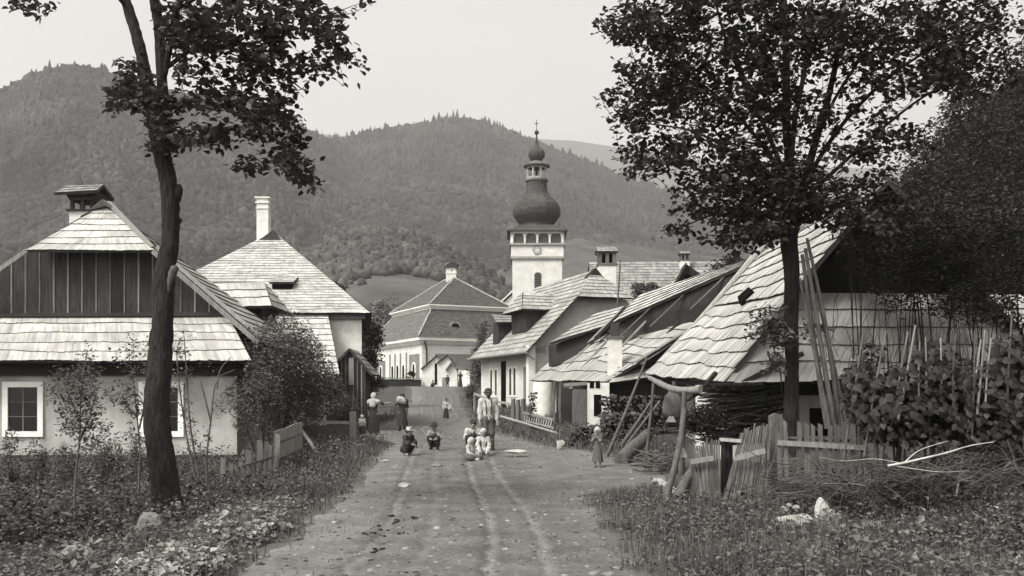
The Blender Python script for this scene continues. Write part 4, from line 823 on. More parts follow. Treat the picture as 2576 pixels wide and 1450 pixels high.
# street slope, lower flared part and upper part
bl0, bl1 = P(1626, 940, 33), P(1700, 945, 28)
e_far = P(1626, 941, 33.0); e_near = P(1828, 962, 20.6)
k_far = P(1800, 770, 33.0); k_near = P(1998, 735, 21.0); r_far = P(1922, 632, 33); r_near = P(2235, 452, 21.0)
shingles(mb, e_far, e_near, k_near, k_far, .46, .09, .06, wave=.09, jag=.03, sag=.06, seed=71)
shingles(mb, k_far, k_near, r_near, r_far, .46, .09, .06, wave=.09, jag=.03, sag=.05, seed=72)
mb.build('roof', SH('shingle_light'), H8)
mb = MB(); shingles(mb, (xre, yn-.2, 2.1), (xre, yf_, 2.3), r_far+A(0, 0, -.02), r_near+A(0.02, 0, -.02), .46, .16, .06, seed=73); mb.build('roof', SH('shingle_light'), H8)
mb = MB(); s0 = P(1828, 962, 20.6); s1 = P(2700, 958, 20.6); t0 = P(1998, 737, 21.6); t1 = A(11.4, 22.0, t0[2])
shingles(mb, s0, s1, t1, t0, .52, .16, .06, wave=.05, jag=.03, seed=74); mb.build('skirt_roof', SH('shingle_light'), H8)
mb = MB(); tube(mb, spline([P(1652, 922, 33.2)+A(0, -.1, .1), P(1780, 790, 33.1)+A(0, -.1, .12), P(1920, 630, 33)+A(0, -.1, .15)], 5), [.05, .09, .13], 8, wob=.05); mb.build('verge_pole', M['wood_light'], H8)
mb = MB()
for k in range(8): beam(mb, e_far+(e_near-e_far)*k/7+A(.1, 0, -.12), e_far+(e_near-e_far)*k/7+A(1.6, 0, .6), .1, .1)
beam(mb, e_far+A(.15, 0, -.1), e_near+A(.15, .3, -.12), .1, .12); mb.build('rafters', M['wood_dark'], H8)
nn = nrm(np.cross(k_near-k_far, r_far-k_far)); nn = nn if nn[2] > 0 else -nn
def onplane(px, py, p0, n):
    d = A((px-CX)/FPX, 1, (HY-py)/FPX); o = A(0, 0, CAMZ); return o+d*(np.dot(p0-o, n)/np.dot(d, n))
pp = k_far+nn*.02
mb = MB(); prism(mb, [onplane(1861, 752, pp, nn), onplane(1889, 727, pp, nn), onplane(1899, 736, pp, nn), onplane(1866, 770, pp, nn)], nn*.09)
vh = mb.build('roof_vent', M['void'], H8)
window(H8, P(2072, 1062, 21.98), .62, .62, 0, bars=None, glass='void')
mb = MB(); box(mb, 5.2, 11.2, 21.9, 22.0, 1.75, 2.2); mb.build('wall_beam', M['wood_dark'], H8)
mb = MB(); box(mb, 4.55, 5.75, 23.8, 24.4, -.1, 2.0); mb.build('side_wall', M['white'], H8)
# ================================================================= vegetation
def leaves(mb, pts, size, droop=.35, mi=0, fold=.18, asp=.62, flat=.5, r=None, dirs=None, rnd6=False):
    """folded leaf blades: pts (n,3)"""
    pts = np.asarray(pts, float); n = len(pts)
    if n == 0: return
    th = R.random(n)*6.283; d = np.stack([np.cos(th), np.sin(th), -droop+R.normal(size=n)*.45], 1)
    if dirs is not None: d = d+dirs
    d /= np.linalg.norm(d, axis=1)[:, None]
    up = np.stack([R.normal(size=n)*flat, R.normal(size=n)*flat, np.ones(n)], 1); s_ = np.cross(d, up); s_ /= np.linalg.norm(s_, axis=1)[:, None]+1e-9; nn = np.cross(s_, d)
    L = size*(.6+.75*R.random(n))[:, None]; W = L*asp*(.8+.4*R.random(n))[:, None]
    if rnd6:
        a_ = pts; t = pts+d*L-nn*L*.12; h1 = pts+d*L*.25+s_*W*.48+nn*W*.12; h2 = pts+d*L*.68+s_*W*.42+nn*W*.06; h3 = pts+d*L*.68-s_*W*.42+nn*W*.06; h4 = pts+d*L*.25-s_*W*.48+nn*W*.12
        v = np.stack([a_, h1, h2, t, h3, h4], 1).reshape(-1, 3); k = np.arange(n)[:, None]*6; rr = R.random(n)
        mb.add(v, np.concatenate([k+[0, 1, 2, 3], k+[0, 3, 4, 5]]), mi, r=np.concatenate([rr, rr])); return
    b = pts; t = pts+d*L; m1 = pts+d*L*.42+s_*W*.5+nn*W*fold; m2 = pts+d*L*.42-s_*W*.5+nn*W*fold
    v = np.stack([b, m1, t, m2], 1).reshape(-1, 3); k = np.arange(n)[:, None]*4
    rr = R.random(n) if r is None else r
    mb.add(v, np.concatenate([k+[0, 1, 2], k+[0, 2, 3]]), mi, r=np.concatenate([rr, rr]))
def ell(n, c, r, shell=0):
    v = R.normal(size=(n, 3)); v /= np.linalg.norm(v, axis=1)[:, None]; q = R.random(n)**(1/3)
    if shell: q = shell+(1-shell)*q
    return np.array(c)+v*q[:, None]*np.array(r)
def tree(name, label, cat, limbs, tips, leaf=.1, per=14, spread=.10, bark='bark', lmat='leaf', group=None, nside=10, twig=.012, cl=.5, droop=.35, stuffleaf=0, wob=.05, loc=None):
    """limbs: [(points, radii)]; the first is the trunk; tips: (n,3) points that twigs with leaves reach"""
    limbs = [(spline(p, 7), r) for p, r in limbs]
    base = np.array(limbs[0][0][0]) if loc is None else np.array(loc, float)
    root = thing(name, label, cat, base, group)
    mb = MB()
    for i, (p, r) in enumerate(limbs): tube(mb, p, r, 18 if i == 0 and nside > 8 else (nside if i < 3 else 7), wob=wob)
    tk = mb.build('trunk', M[bark], root, smooth=True)
    S = np.concatenate([p[len(p)//4 if i else len(p)//2:] for i, (p, r) in enumerate(limbs)]); mb = MB(); lb = MB()
    tips = np.asarray(tips)
    if len(tips): tips = tips[np.argsort([np.linalg.norm(S-t, axis=1).min() for t in tips])]
    for t in tips:
        dd = S-t; w = np.linalg.norm(dd, axis=1)+np.maximum(0, dd[:, 2]+.15)*1.0; a = S[w.argmin()]
        mid = (a+t)/2+A(0, 0, .10*np.linalg.norm(t-a))+R.normal(size=3)*.05
        pth = spline([a, mid, t], 4); Lg = np.linalg.norm(t-a); tube(mb, pth, [twig*(.35+Lg*.5), twig*.25], 3, cap=False); S = np.concatenate([S, pth[3:]])
        q = np.linspace(max(0, 1-cl/max(Lg, .01)), 1, per); pp = np.array([np.interp(q, np.linspace(0, 1, len(pth)), pth[:, k]) for k in range(3)]).T
        leaves(lb, pp+R.normal(size=pp.shape)*spread*np.array([1, 1, .6]), leaf, droop=droop, dirs=nrm(t-a)*.6, rnd6=leaf > .1, asp=.72 if leaf > .1 else .62)
    if len(tips): mb.build('twigs', M['twig'] if bark != 'bark' else M['bark'], tk); lb.build('crown', M[lmat], root)
    return root
def pxell(rows, d, dy=1.0, dens=1/220., seed=0):
    out = []
    for cx, cy, rx, ry, *w in rows:
        n = max(2, int(rx*ry*3.14*dens*(w[0] if w else 1)))
        a = R.random(n)*6.283; q = np.sqrt(R.random(n)); y = d+R.normal(size=n)*dy
        for i in range(n): out.append(P(cx+rx*q[i]*math.cos(a[i]), cy+ry*q[i]*math.sin(a[i]), y[i]))
    return np.array(out)
# left linden
d = 14.5
T = lambda px, py, dy=0: P(px, py, d+dy)
w = d/FPX
trunk = [T(428, 1300), T(412, 1200), T(398, 1100), T(395, 1000), T(403, 900), T(409, 800), T(413, 710), T(429, 600), T(428, 500), T(420, 440), T(408, 390), T(402, 345)]
limbs = [(trunk, [40*w, 34*w, 32*w, 31*w, 29*w, 26*w, 27*w, 21*w, 22*w, 21*w, 21*w, 23*w]),
 ([T(398, 372), T(386, 300), T(374, 240), T(362, 165), T(345, 95), T(322, 20), T(300, -60), T(280, -180)], [17*w, 16*w, 15*w, 14*w, 12*w, 10*w]),
 ([T(412, 372, .05), T(415, 310, .05), T(411, 255), T(405, 160), T(400, 70, .1), T(388, 0, .1), T(370, -120, .2)], [16*w, 14*w, 14*w, 13*w, 13*w, 10*w]),
 ([T(408, 215), T(425, 130, -.1), T(440, 60, -.2), T(455, -10, -.3), T(480, -120)], [8*w, 7*w, 5*w]),
 ([T(412, 290, -.1), T(450, 262, -.3), T(520, 255, -.5), T(600, 290, -.7), T(680, 340, -.8), T(750, 410, -.9)], [6*w, 4*w, 2*w]),
 ([T(406, 180, .1), T(500, 120, .3), T(610, 130, .5), T(700, 180, .6), T(760, 225, .7)], [6*w, 4*w, 1.5*w]),
 ([T(440, 30, -.2), T(560, -40, -.4), T(700, -20, -.6), T(810, 60, -.7), T(870, 150, -.8)], [6*w, 4*w, 1.5*w]),
 ([T(385, 290, 0), T(350, 250, -.3), T(320, 230, -.4), T(300, 260, -.5)], [4*w, 3*w, 1*w]),
 ([T(322, 20), T(240, -60, -.5), T(150, -60, -.8), T(80, -10, -1)], [6*w, 4*w, 1.5*w]),
 ([T(700, -20, -.6), T(800, -70, -.6), T(880, -40, -.7), T(915, 0, -.7)], [3*w, 2*w, 1*w])]
rows = [(330, 185, 45, 40), (305, 240, 32, 45), (290, 275, 20, 18), (395, 260, 45, 60, 1.0), (425, 350, 55, 35, 1.0), (480, 60, 90, 60, .8), (600, 60, 140, 70, .85), (760, 50, 100, 60, .8), (830, 110, 42, 45, .8), (700, 160, 110, 55, .7), (560, 170, 110, 60, .6), (480, 250, 60, 40, .5), (620, 262, 110, 36), (700, 320, 85, 42), (520, 345, 70, 30), (620, 420, 32, 18), (725, 400, 50, 42), (765, 445, 30, 18), (800, 470, 18, 10), (885, 165, 18, 8), (868, 215, 22, 11), (922, 12, 20, 14), (50, 8, 30, 14), (110, 22, 34, 13), (600, -60, 300, 50, .4)]
LT = tree('linden_tree', 'tall linden with curved dark trunk forking high up on the left roadside', 'tree', limbs, pxell(rows, d-.3, .55, 1/300.), leaf=.108, per=11, spread=.07, cl=.42, lmat='leaf', wob=.09)
mb = MB()
tube(mb, spline([T(424, 735, -.17), T(430, 700, -.19), T(437, 680, -.2), T(446, 672, -.18)], 4), [3*w, 9*w, 11*w, 7*w], 8, wob=.15); mb.build('broken_stub', M['bark_light'], LT, smooth=True)
mb = MB(); rock(mb, T(446, 490), (.09, .1, .15), 5, lvl=ICO2); rock(mb, T(452, 556), (.035, .04, .05), 6, lvl=ICO1); mb.build('burl', M['bark'], LT, smooth=True)
# right linden
d = 17.0; w = d/FPX
trunk = [T(1990, 1150), T(1991, 1000), T(1992, 900), T(1990, 800), T(1992, 700), T(1985, 600), T(1988, 540), T(1988, 480)]
limbs = [(trunk, [20*w, 18*w, 17*w, 18*w, 19*w, 22*w, 27*w, 16*w]),
 ([T(2000, 560, .1), T(2020, 480, .2), T(2045, 380, .3), T(2080, 260, .4), T(2110, 120, .5), T(2125, -20, .6), T(2130, -150, .6)], [15*w, 10*w, 7*w, 4*w]),
 ([T(1988, 500), T(1985, 400), T(1978, 300), T(1978, 180), T(1975, 60), T(1968, -80), T(1960, -180)], [13*w, 11*w, 8*w, 5*w]),
 ([T(1988, 430, -.1), T(2000, 300, -.2), T(2020, 200, -.3), T(2040, 60, -.4), T(2045, -100, -.4)], [8*w, 6*w, 3*w]),
 ([T(1985, 480), T(1950, 380, -.3), T(1915, 300, -.5), T(1870, 200, -.7), T(1820, 80, -.9), T(1790, -40, -1)], [7*w, 5*w, 2*w]),
 ([T(1985, 470), T(1940, 400, .3), T(1890, 330, .6), T(1800, 240, .8), T(1700, 170, 1.0), T(1600, 110, 1.1)], [6*w, 4*w, 2*w]),
 ([T(1985, 500), T(1920, 430, -.2), T(1840, 380, -.5), T(1740, 330, -.7), T(1620, 310, -.9)], [6*w, 4*w, 1.5*w]),
 ([T(1985, 520), T(1900, 480, .2), T(1800, 440, .4), T(1680, 400, .6)], [5*w, 3*w, 1.5*w]),
 ([T(1985, 560), T(1900, 540, -.4), T(1800, 540, -.7), T(1720, 570, -.9)], [5*w, 3*w, 1.5*w]),
 ([T(2010, 500, .2), T(2060, 400, .5), T(2130, 300, .8), T(2230, 200, 1), T(2350, 120, 1.2), T(2500, 60, 1.3)], [7*w, 5*w, 2*w]),
 ([T(2010, 510, .2), T(2100, 430, 0), T(2200, 340, -.3), T(2330, 240, -.5), T(2480, 170, -.6)], [6*w, 4*w, 2*w]),
 ([T(2040, 380, .3), T(2100, 250, .1), T(2180, 120, -.1), T(2230, 0, -.2)], [5*w, 4*w, 2*w]),
 ([T(2000, 560), T(2080, 520, -.3), T(2160, 500, -.6), T(2260, 480, -.8)], [5*w, 3*w, 1.5*w]),
 ([T(1968, 1000), T(1962, 930, -.3), T(1945, 870, -.4), T(1930, 800, -.5)], [2*w, 1.5*w, 1*w])]
rows = [(1640, 55, 140, 55), (1560, 60, 70, 45, .5), (1800, 60, 190, 100), (1650, 200, 120, 65), (1820, 230, 180, 100, 1.1), (1600, 300, 70, 40), (1560, 250, 60, 30, .6), (1650, 385, 95, 42), (1780, 390, 120, 65, 1.1), (1620, 440, 60, 20, .6), (1800, 500, 100, 50), (1715, 585, 48, 18), (1870, 590, 90, 45), (1700, 500, 20, 40, .4), (2000, 80, 170, 110), (1950, 300, 90, 90, .8), (2200, 60, 220, 70), (2130, 280, 130, 90, .5), (2300, 160, 170, 80, .9), (2450, 70, 140, 80, .8), (2440, 190, 120, 60, .8), (2130, 420, 120, 60, .6), (2260, 360, 90, 50, .5), (2080, 515, 110, 50, 1.5), (2200, 530, 110, 45, 1.3), (2180, 575, 100, 25, 1.2), (1900, 450, 110, 70, 1.4), (1920, 560, 80, 45, 1.5), (1990, 470, 90, 70, 1.4), (2050, -70, 500, 60, .6)]
RT = tree('linden_tree', 'broad dense linden with straight slender trunk rising behind the picket fence on the right', 'tree', limbs, pxell(rows, d, .8, 1/275.), leaf=.104, per=10, spread=.09, cl=.5, lmat='leaf_dark', wob=.04)
rows = [(1935, 800, 40, 30), (1960, 850, 40, 25), (1900, 840, 30, 20, .6), (1950, 910, 28, 20), (2040, 830, 40, 20, .5)]
mb = MB(); leaves(mb, np.concatenate([p+R.normal(size=(6, 3))*.05 for p in pxell(rows, d-.4, .12, 1/90.)]), .10); mb.build('trunk_shoots', M['leaf_mid'], RT)
# shrubs and background trees
def shrub(name, label, cat, c, r, n, leaf, lmat='leaf_mid', stems=5, clumps=14, group=None, base=None, droop=.2, asp=.62):
    c = np.array(c, float); r = np.array(r, float); g = float(gz(c[0], c[1])) if base is None else base
    root = thing(name, label, cat, (c[0], c[1], g), group)
    mb = MB(); cc = ell(clumps, c, r*.78, .45); pts = []
    for i in range(max(stems, 1)):
        t = cc[i % clumps]; b = A(c[0]+R.normal()*r[0]*.12, c[1]+R.normal()*r[1]*.12, g-.1); tube(mb, spline([b, (b*.55+t*.45)+R.normal(size=3)*.06*r[0]+A(0, 0, .1), t], 5), [.025*r[2]+.008, .006], 6)
    st = mb.build('trunk' if cat == 'tree' else 'stems', M['bark_light'] if leaf < .08 and cat != 'tree' else M['bark'], root)
    rv = []
    for k, q in enumerate(cc): pts.append(ell(int(n*.8/clumps), q, r*(.34+.16*R.random()), .2)); rv.append(np.clip(R.random()*.75+.25*R.random(len(pts[-1])), 0, 1))
    pts.append(ell(int(n*.2), c, r*.95, .3)); rv.append(R.random(len(pts[-1]))); pts = np.concatenate(pts); rv = np.concatenate(rv)
    gg = gz(pts[:, 0], pts[:, 1]) if base is None else g; ok_ = pts[:, 2] > gg; pts = pts[ok_]; rv = rv[ok_]
    mb = MB(); leaves(mb, pts, leaf, droop=droop, asp=asp, r=rv); mb.build('crown', M[lmat], root); return root
def PB(px, py0, py1, d, rx, ry=None, **k): # centre/radius from pixel box
    a, b = P(px, py0, d), P(px, py1, d); return (a+b)/2, A(rx*d/FPX, (ry or rx)*d/FPX, abs(a[2]-b[2])/2)
c, r = PB(712, 790, 1085, 27.5, 118); shrub('elder_bush', 'big round leafy bush standing at the right corner of the low left house', 'bush', c, r, 21000, .082, clumps=46, stems=6)
c, r = PB(655, 900, 1130, 25.5, 70); shrub('elder_bush', 'lighter loose bush in front of the big round bush, above the leaning pickets', 'bush', c, r, 4200, .075, 'leaf_mid', clumps=16, stems=5)
c, r = PB(800, 915, 1060, 33, 70); shrub('garden_bush', 'mid-sized bush behind the horizontal board fence', 'bush', c, r, 4500, .09, clumps=16)
c, r = PB(905, 925, 1015, 42, 66); shrub('garden_bush', 'rounded dark bush behind the woman in the white shawl', 'bush', c, r, 5000, .10, 'leaf_dark', clumps=20)
c, r = PB(860, 985, 1070, 38, 50); shrub('garden_bush', 'low dense bush between the board fence and the woman in white shawl', 'bush', c, r, 2600, .09, clumps=12)
c, r = PB(925, 800, 950, 62, 45); shrub('dark_tree', 'dark tree filling the gap right of the tall white house', 'tree', c, r, 3500, .22, 'leaf_dark', clumps=14)
c, r = PB(965, 740, 900, 160, 60); shrub('dark_tree', 'distant tree behind the left end of the mansard house', 'tree', c, r, 1600, .6, 'leaf_mid', clumps=14, base=4)
c, r = PB(1212, 855, 1010, 90, 30); shrub('young_tree', 'slender leafy tree left of the white street house', 'tree', c, r, 2400, .26, clumps=12)
c, r = PB(1222, 800, 900, 96, 22); shrub('young_tree', 'tall loose treetop rising behind the slender tree by the mansard roof', 'tree', c, r, 700, .26, clumps=9)
c, r = PB(1190, 965, 1010, 62, 28); shrub('roadside_bush', 'low weedy bush on the verge before the slender tree', 'bush', c, r, 1500, .12, clumps=9)
c, r = PB(1625, 705, 775, 62, 40); shrub('young_tree', 'leafy treetop between the barn roof and the cottage ridge', 'tree', c, r, 1600, .2, clumps=10, base=3)
c, r = PB(1830, 640, 720, 58, 60); shrub('young_tree', 'dark treetop at the right end of the barn roof', 'tree', c, r, 2200, .2, 'leaf_dark', clumps=10, base=3)
c, r = PB(948, 950, 985, 98, 30); shrub('roadside_bush', 'small dark bush by the plank wall of the mansard house', 'bush', c, r, 700, .2, 'leaf_dark', clumps=6)
c, r = PB(1032, 935, 960, 108.5, 14); shrub('roadside_bush', 'rounded bush under the windows of the mansard house', 'bush', c, r, 500, .2, 'leaf_dark', clumps=5)
# saplings on the left
def sapling(label, stems, rows, dd, dens, leaf, per=6, tp='fruit_sapling', lm='leaf_mid', rr=.018):
    lim = [([P(x, y, dd+(k[2] if len(k) > 2 else 0)) for k in s_ for x, y in [k[:2]]], [rr, rr*.35]) for s_ in stems]
    return tree(tp, label, 'sapling', lim, pxell(rows, dd, .18, dens), leaf=leaf, per=per, spread=.05, bark='bark_light', lmat=lm, nside=6, twig=.004, cl=.22, wob=.1)
sapling('thin sapling with small rounded crown between the left window and the big trunk', [[(187, 1300), (190, 1200), (200, 1110), (203, 1000), (212, 930), (220, 880)], [(200, 1110), (225, 1050), (238, 1000)], [(201, 1060), (175, 1000), (160, 960)]],
 [(215, 950, 38, 50), (165, 985, 38, 45), (160, 945, 30, 25, .6), (225, 1020, 35, 40), (190, 1060, 45, 28), (250, 1075, 28, 14), (220, 1110, 28, 20), (225, 885, 14, 18, .6), (150, 1075, 14, 12, .7)], 13.5, 1/75., .055)
sapling('leafy shoots spreading just left of the big curved trunk', [[(345, 1290), (352, 1150), (345, 1050), (335, 960), (325, 900)], [(345, 1050), (300, 1000)], [(350, 1080), (372, 980), (380, 900)]],
 [(300, 985, 38, 28), (340, 1010, 40, 32), (320, 900, 34, 24, .5), (345, 930, 34, 28, .6), (330, 860, 26, 20, .5), (370, 880, 28, 22, .6), (340, 1100, 24, 24, .5)], 16.5, 1/90., .06)
sapling('bunch of thin crooked stems with sparse leaves just right of the big trunk', [[(490, 1200), (470, 1100), (455, 1000), (445, 900), (452, 850)], [(500, 1200), (480, 1080), (470, 950), (462, 830)], [(520, 1220), (520, 1150), (530, 1060), (545, 960), (590, 930)], [(530, 1060), (510, 980), (505, 960)], [(545, 980), (555, 930), (580, 900)]],
 [(450, 860, 22, 38, .7), (452, 960, 26, 40, .7), (470, 1040, 22, 36, .6), (520, 920, 20, 14, .3), (560, 1010, 24, 24, .4), (600, 990, 34, 44, .5), (500, 1110, 28, 40, .6)], 16.0, 1/95., .06)
for k, (px, y0, y1, dd) in enumerate([(30, 1060, 1250, 17), (92, 1080, 1230, 18), (165, 1110, 1250, 18), (262, 1070, 1250, 18.5), (345, 1090, 1260, 19), (288, 1085, 1200, 20)]):
    tall = ['leftmost weed clump below the left house window', 'second weed clump from the left against the plaster wall', 'weed clump behind the thin sapling stem', 'tall pointed weed midway along the left house wall', 'weed clump beside the shaded side of the big trunk', 'low weed clump close to the wall left of the big trunk'][k]
    c, r = PB(px, y0, y1, dd, 26); shrub('tall_weed', tall, 'weed', c, r, 700, .055, clumps=9, stems=4)
# dark wooded bank on the right
spec = [(2330, 330, 900, 40, 120, .16, 'tall dark tree highest on the wooded bank, left of the slope crest'), (2470, 240, 880, 42, 130, .16, 'tall dark tree on the wooded bank crest'), (2580, 170, 800, 45, 120, .17, 'tall dark tree on the wooded bank at the right picture edge'),
        (2360, 470, 800, 20.3, 105, .09, 'dark leafy tree covering the right verge of the large gable'), (2480, 520, 800, 19.8, 100, .09, 'dark leafy tree over the right end of the roof skirt'),
        (2250, 620, 900, 35, 75, .12, 'dark bush tree between the gable and the wooded bank'), (2380, 480, 860, 27, 110, .11, 'leafy bush tree hanging over the right side of the large roof'), (2510, 430, 820, 25, 110, .11, 'glossy leafed bush tree at the right edge above the bean plants'), (2260, 590, 790, 20.4, 85, .085, 'nearer dark bush tree before the right roof skirt'), (2170, 560, 700, 20.8, 60, .085, 'dark foliage tree against the shaded gable'), (2575, 620, 900, 18, 60, .085, 'dark bush tree rising at the right picture edge behind the poles'), (2440, 700, 830, 19.2, 80, .08, 'spreading bush tree with bare lower twigs over the right roof')]
for px, y0, y1, dd, rx, lf, lab in spec:
    c, r = PB(px, y0, y1, dd, rx); shrub('bank_tree', lab, 'tree', c, r, int(min(32000, 12.0*rx*(y1-y0)*(dd/FPX)**2/(lf*lf))), lf, 'leaf_bank', clumps=30, stems=7, group='dark trees on the right bank')
X_, Y_, Z_ = [q_[:-1] for q_ in HG['F']]; rgb = np.random.default_rng(5); lv = []; lr = []
for k in range(520):
    i_, j_ = int(rgb.random()**.7*(X_.shape[0]-1)), rgb.integers(0, X_.shape[1]); c_ = A(X_[i_, j_], Y_[i_, j_], Z_[i_, j_]+.6)
    if not (1950 < CX+c_[0]/c_[1]*FPX < 2800): continue
    rr_ = rgb.uniform(1.0, 2.3)*(1.6 if rgb.random() < .12 else 1); lr.append(np.clip(rgb.random()*.75+.25*rgb.random(230), 0, 1)); lv.append(ell(230, c_+A(0, 0, rr_*.3), (rr_, rr_, rr_*rgb.uniform(.8, 1.5)), .5))
mb = MB(); leaves(mb, np.concatenate(lv), .34, droop=.3, r=np.concatenate(lr)); o = mb.build('bank_foliage', M['leaf_bank'], loc=(30, 60, 5)); tag(o, 'mass of dark foliage covering the steep bank on the right', 'woods', kind='stuff')
# bare twigs in front of the right roof
mb = MB(); 
for k in range(60):
    b = P(R.uniform(2060, 2500), R.uniform(860, 960), R.uniform(18.2, 19.2)); t = b+A(R.normal()*.35, R.normal()*.2, R.uniform(.5, 1.1)); tube(mb, spline([b, (b+t)/2+R.normal(size=3)*.07, t], 3), [.009, .003], 3, cap=False)
o = mb.build('bare_twigs', M['twig'], loc=(8.3, 18.7, 1.5)); tag(o, 'tangle of thin bare twigs in front of the right roof skirt', 'twigs', kind='stuff')

# ground cover -----------------------------------------------------------
def onside(x, y): 
    rl = np.interp(y, *RL); rr = np.interp(y, *RRt); return np.where(x < rl, rl-x, np.where(x > rr, x-rr, -np.minimum(x-rl, rr-x)))
def region(n, x0, x1, y0, y1, power=1.0): x = R.uniform(x0, x1, n); y = y0+(y1-y0)*R.random(n)**power; return x, y
def cover(name, label, n, box_, leaf, h, lmat, edge=(.15, .6), per=7, power=1.4, maskf=None, spread=.10, droop=0, flat=.5, asp=.6):
    x, y = region(n, *box_, power); e = onside(x, y)+.3*vnoise(np.stack([x, y], -1)*2.3, 61)*(onside(x, y) < 1.2); dn = .55+.55*vnoise(np.stack([x, y], -1)*1.1, hash(name) % 97 if False else len(name))
    ok = (R.random(n) < sstep(edge[0], edge[1], e)*np.clip(dn, .12, 1))
    if maskf is not None: ok &= maskf(x, y)
    x, y, e = x[ok], y[ok], e[ok]; hh = h*(.35+.9*R.random(len(x)))*(.45+.55*sstep(0, 1.2, e))*(1+.6*vnoise(np.stack([x, y], -1)*.8, 9)); z = gz(x, y)
    xx = np.repeat(x, per)+R.normal(size=len(x)*per)*spread; yy = np.repeat(y, per)+R.normal(size=len(x)*per)*spread
    zz_ = gz(xx, yy)+np.repeat(np.maximum(hh, .02), per)*R.random(len(x)*per)**.7
    mb = MB(); leaves(mb, np.stack([xx, yy, zz_], 1), leaf, droop=droop, flat=flat, asp=asp); o = mb.build(name, M[lmat], loc=(0, 0, 0)); return tag(o, label, 'ground cover', kind='stuff')
def inhouse(x, y): return ~(((x < -7.3) & (y > 26.3)) | ((x > 5.3) & (y > 21)) | ((x > 4.6) & (y > 23)))
cover('weeds', 'dark broadleaf weeds covering the left verge', 17000, (-11.5, -2.3, 6.5, 27), .062, .34, 'leaf_mid', maskf=inhouse)
cover('weeds', 'dark broadleaf weeds covering the right verge', 16000, (1.0, 9.5, 6.5, 16.5), .055, .26, 'leaf_mid', maskf=inhouse)
cover('weeds', 'scrubby weeds on the verges farther up the road', 5000, (-9, 8, 26, 70), .10, .35, 'leaf_mid', per=6, spread=.2, maskf=inhouse, edge=(.1, .8))
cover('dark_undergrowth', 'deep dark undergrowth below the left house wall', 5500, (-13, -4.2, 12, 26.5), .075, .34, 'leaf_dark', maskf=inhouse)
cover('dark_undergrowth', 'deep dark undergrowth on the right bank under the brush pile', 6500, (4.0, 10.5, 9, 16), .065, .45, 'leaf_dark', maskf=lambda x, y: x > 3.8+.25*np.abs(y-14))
def patch(x, y): px = CX+x/y*FPX; py = HY+1.6/y*FPX; return (py > 1255) & (px > 640-(py-1255)*1.9) & (px < 760-(py-1255)*1.0+20) & (px > 330)
cover('coltsfoot', 'patch of pale broad leaves glistening beside the road on the left', 16000, (-5.5, -2.4, 8.3, 16.5), .085, .16, 'leaf_light', maskf=patch, flat=.25, per=5, asp=.9, edge=(.38, .62))
cover('tall_weeds', 'taller ragged weeds standing up in clumps on both verges', 2600, (-10, 8.5, 8, 24), .085, .62, 'leaf_mid', per=12, spread=.07, droop=.5, maskf=lambda x, y: inhouse(x, y) & (vnoise(np.stack([x, y], -1)*1.5, 91) > .35) & (onside(x, y) > .5))
cover('coltsfoot', 'pale broad leaves scattered low on the right bank', 3500, (2.3, 7.5, 7.5, 12), .06, .15, 'leaf_light', flat=.3, per=4, asp=.85, maskf=lambda x, y: vnoise(np.stack([x, y], -1)*1.3, 41) > .25)
def grass(name, label, n, box_, h, edge=(-.05, .35), power=1.4, maskf=None, wd=.012):
    x, y = region(n, *box_, power); e = onside(x, y)+.3*vnoise(np.stack([x, y], -1)*2.3, 61); ok = R.random(n) < sstep(edge[0], edge[1], e)
    if maskf is not None: ok &= maskf(x, y)
    x, y = x[ok], y[ok]; m = len(x); z = gz(x, y)-.01; hh = h*(.3+R.random(m)); th = R.random(m)*6.283; lean = R.random(m)*.7
    b = np.stack([x, y, z], 1); dx = np.stack([np.cos(th), np.sin(th), np.zeros(m)], 1); sx = np.stack([-np.sin(th), np.cos(th), np.zeros(m)], 1)*wd/2*(y/10)[:, None]**.5
    mid = b+dx*(hh*lean*.35)[:, None]+A(0, 0, 1)*(hh*.6)[:, None]; tip = b+dx*(hh*lean)[:, None]+A(0, 0, 1)*(hh*(1-.3*lean))[:, None]
    v = np.stack([b-sx, b+sx, mid+sx*.7, mid-sx*.7, tip], 1).reshape(-1, 3); k = np.arange(m)[:, None]*5; rr = R.random(m)
    mb = MB(); mb.add(v, k+np.array([[0, 1, 2, 3]]), 0, r=rr); mb.add(v[:0], np.zeros((0, 3), np.int32)); 
    mb2v = k+np.array([[3, 2, 4]]); mb.L.append(mb2v.reshape(-1).astype(np.int32)); mb.K.append(np.full(m, 3, np.int32)); mb.M.append(np.zeros(m, np.int32)); mb.Rn.append(rr.astype(np.float32))
    o = mb.build(name, M['grass'], loc=(0, 0, 0)); return tag(o, label, 'grass', kind='stuff')
grass('grass', 'short grass along the left edge of the dirt road', 42000, (-9, -2.2, 6.5, 30), .16, maskf=inhouse)
grass('grass', 'short grass along the right edge of the dirt road', 45000, (.9, 9, 6.5, 22), .14, maskf=inhouse)
grass('long_grass', 'longer pale grass blades standing in tufts among the right hand weeds', 30000, (1.1, 9, 6.8, 16), .34, edge=(.2, .7), maskf=lambda x, y: vnoise(np.stack([x, y], -1)*1.9, 14) > .05, wd=.009)
grass('long_grass', 'longer pale grass blades standing in tufts among the left hand weeds', 22000, (-9, -2.6, 6.8, 24), .34, edge=(.2, .7), maskf=lambda x, y: inhouse(x, y) & (vnoise(np.stack([x, y], -1)*1.9, 15) > .1), wd=.009)
grass('grass', 'grass tufts on the verges up the road', 26000, (-9, 6, 24, 75), .22, maskf=inhouse, wd=.02)
grass('grass', 'sparse flat grass growing between the wheel tracks', 9000, (-2.6, 1.2, 7, 40), .05, edge=(-1.5, -.4), maskf=lambda x, y: (onside(x, y) < 0) & (vnoise(np.stack([x, y*.5], -1)*1.6, 55) > .1))
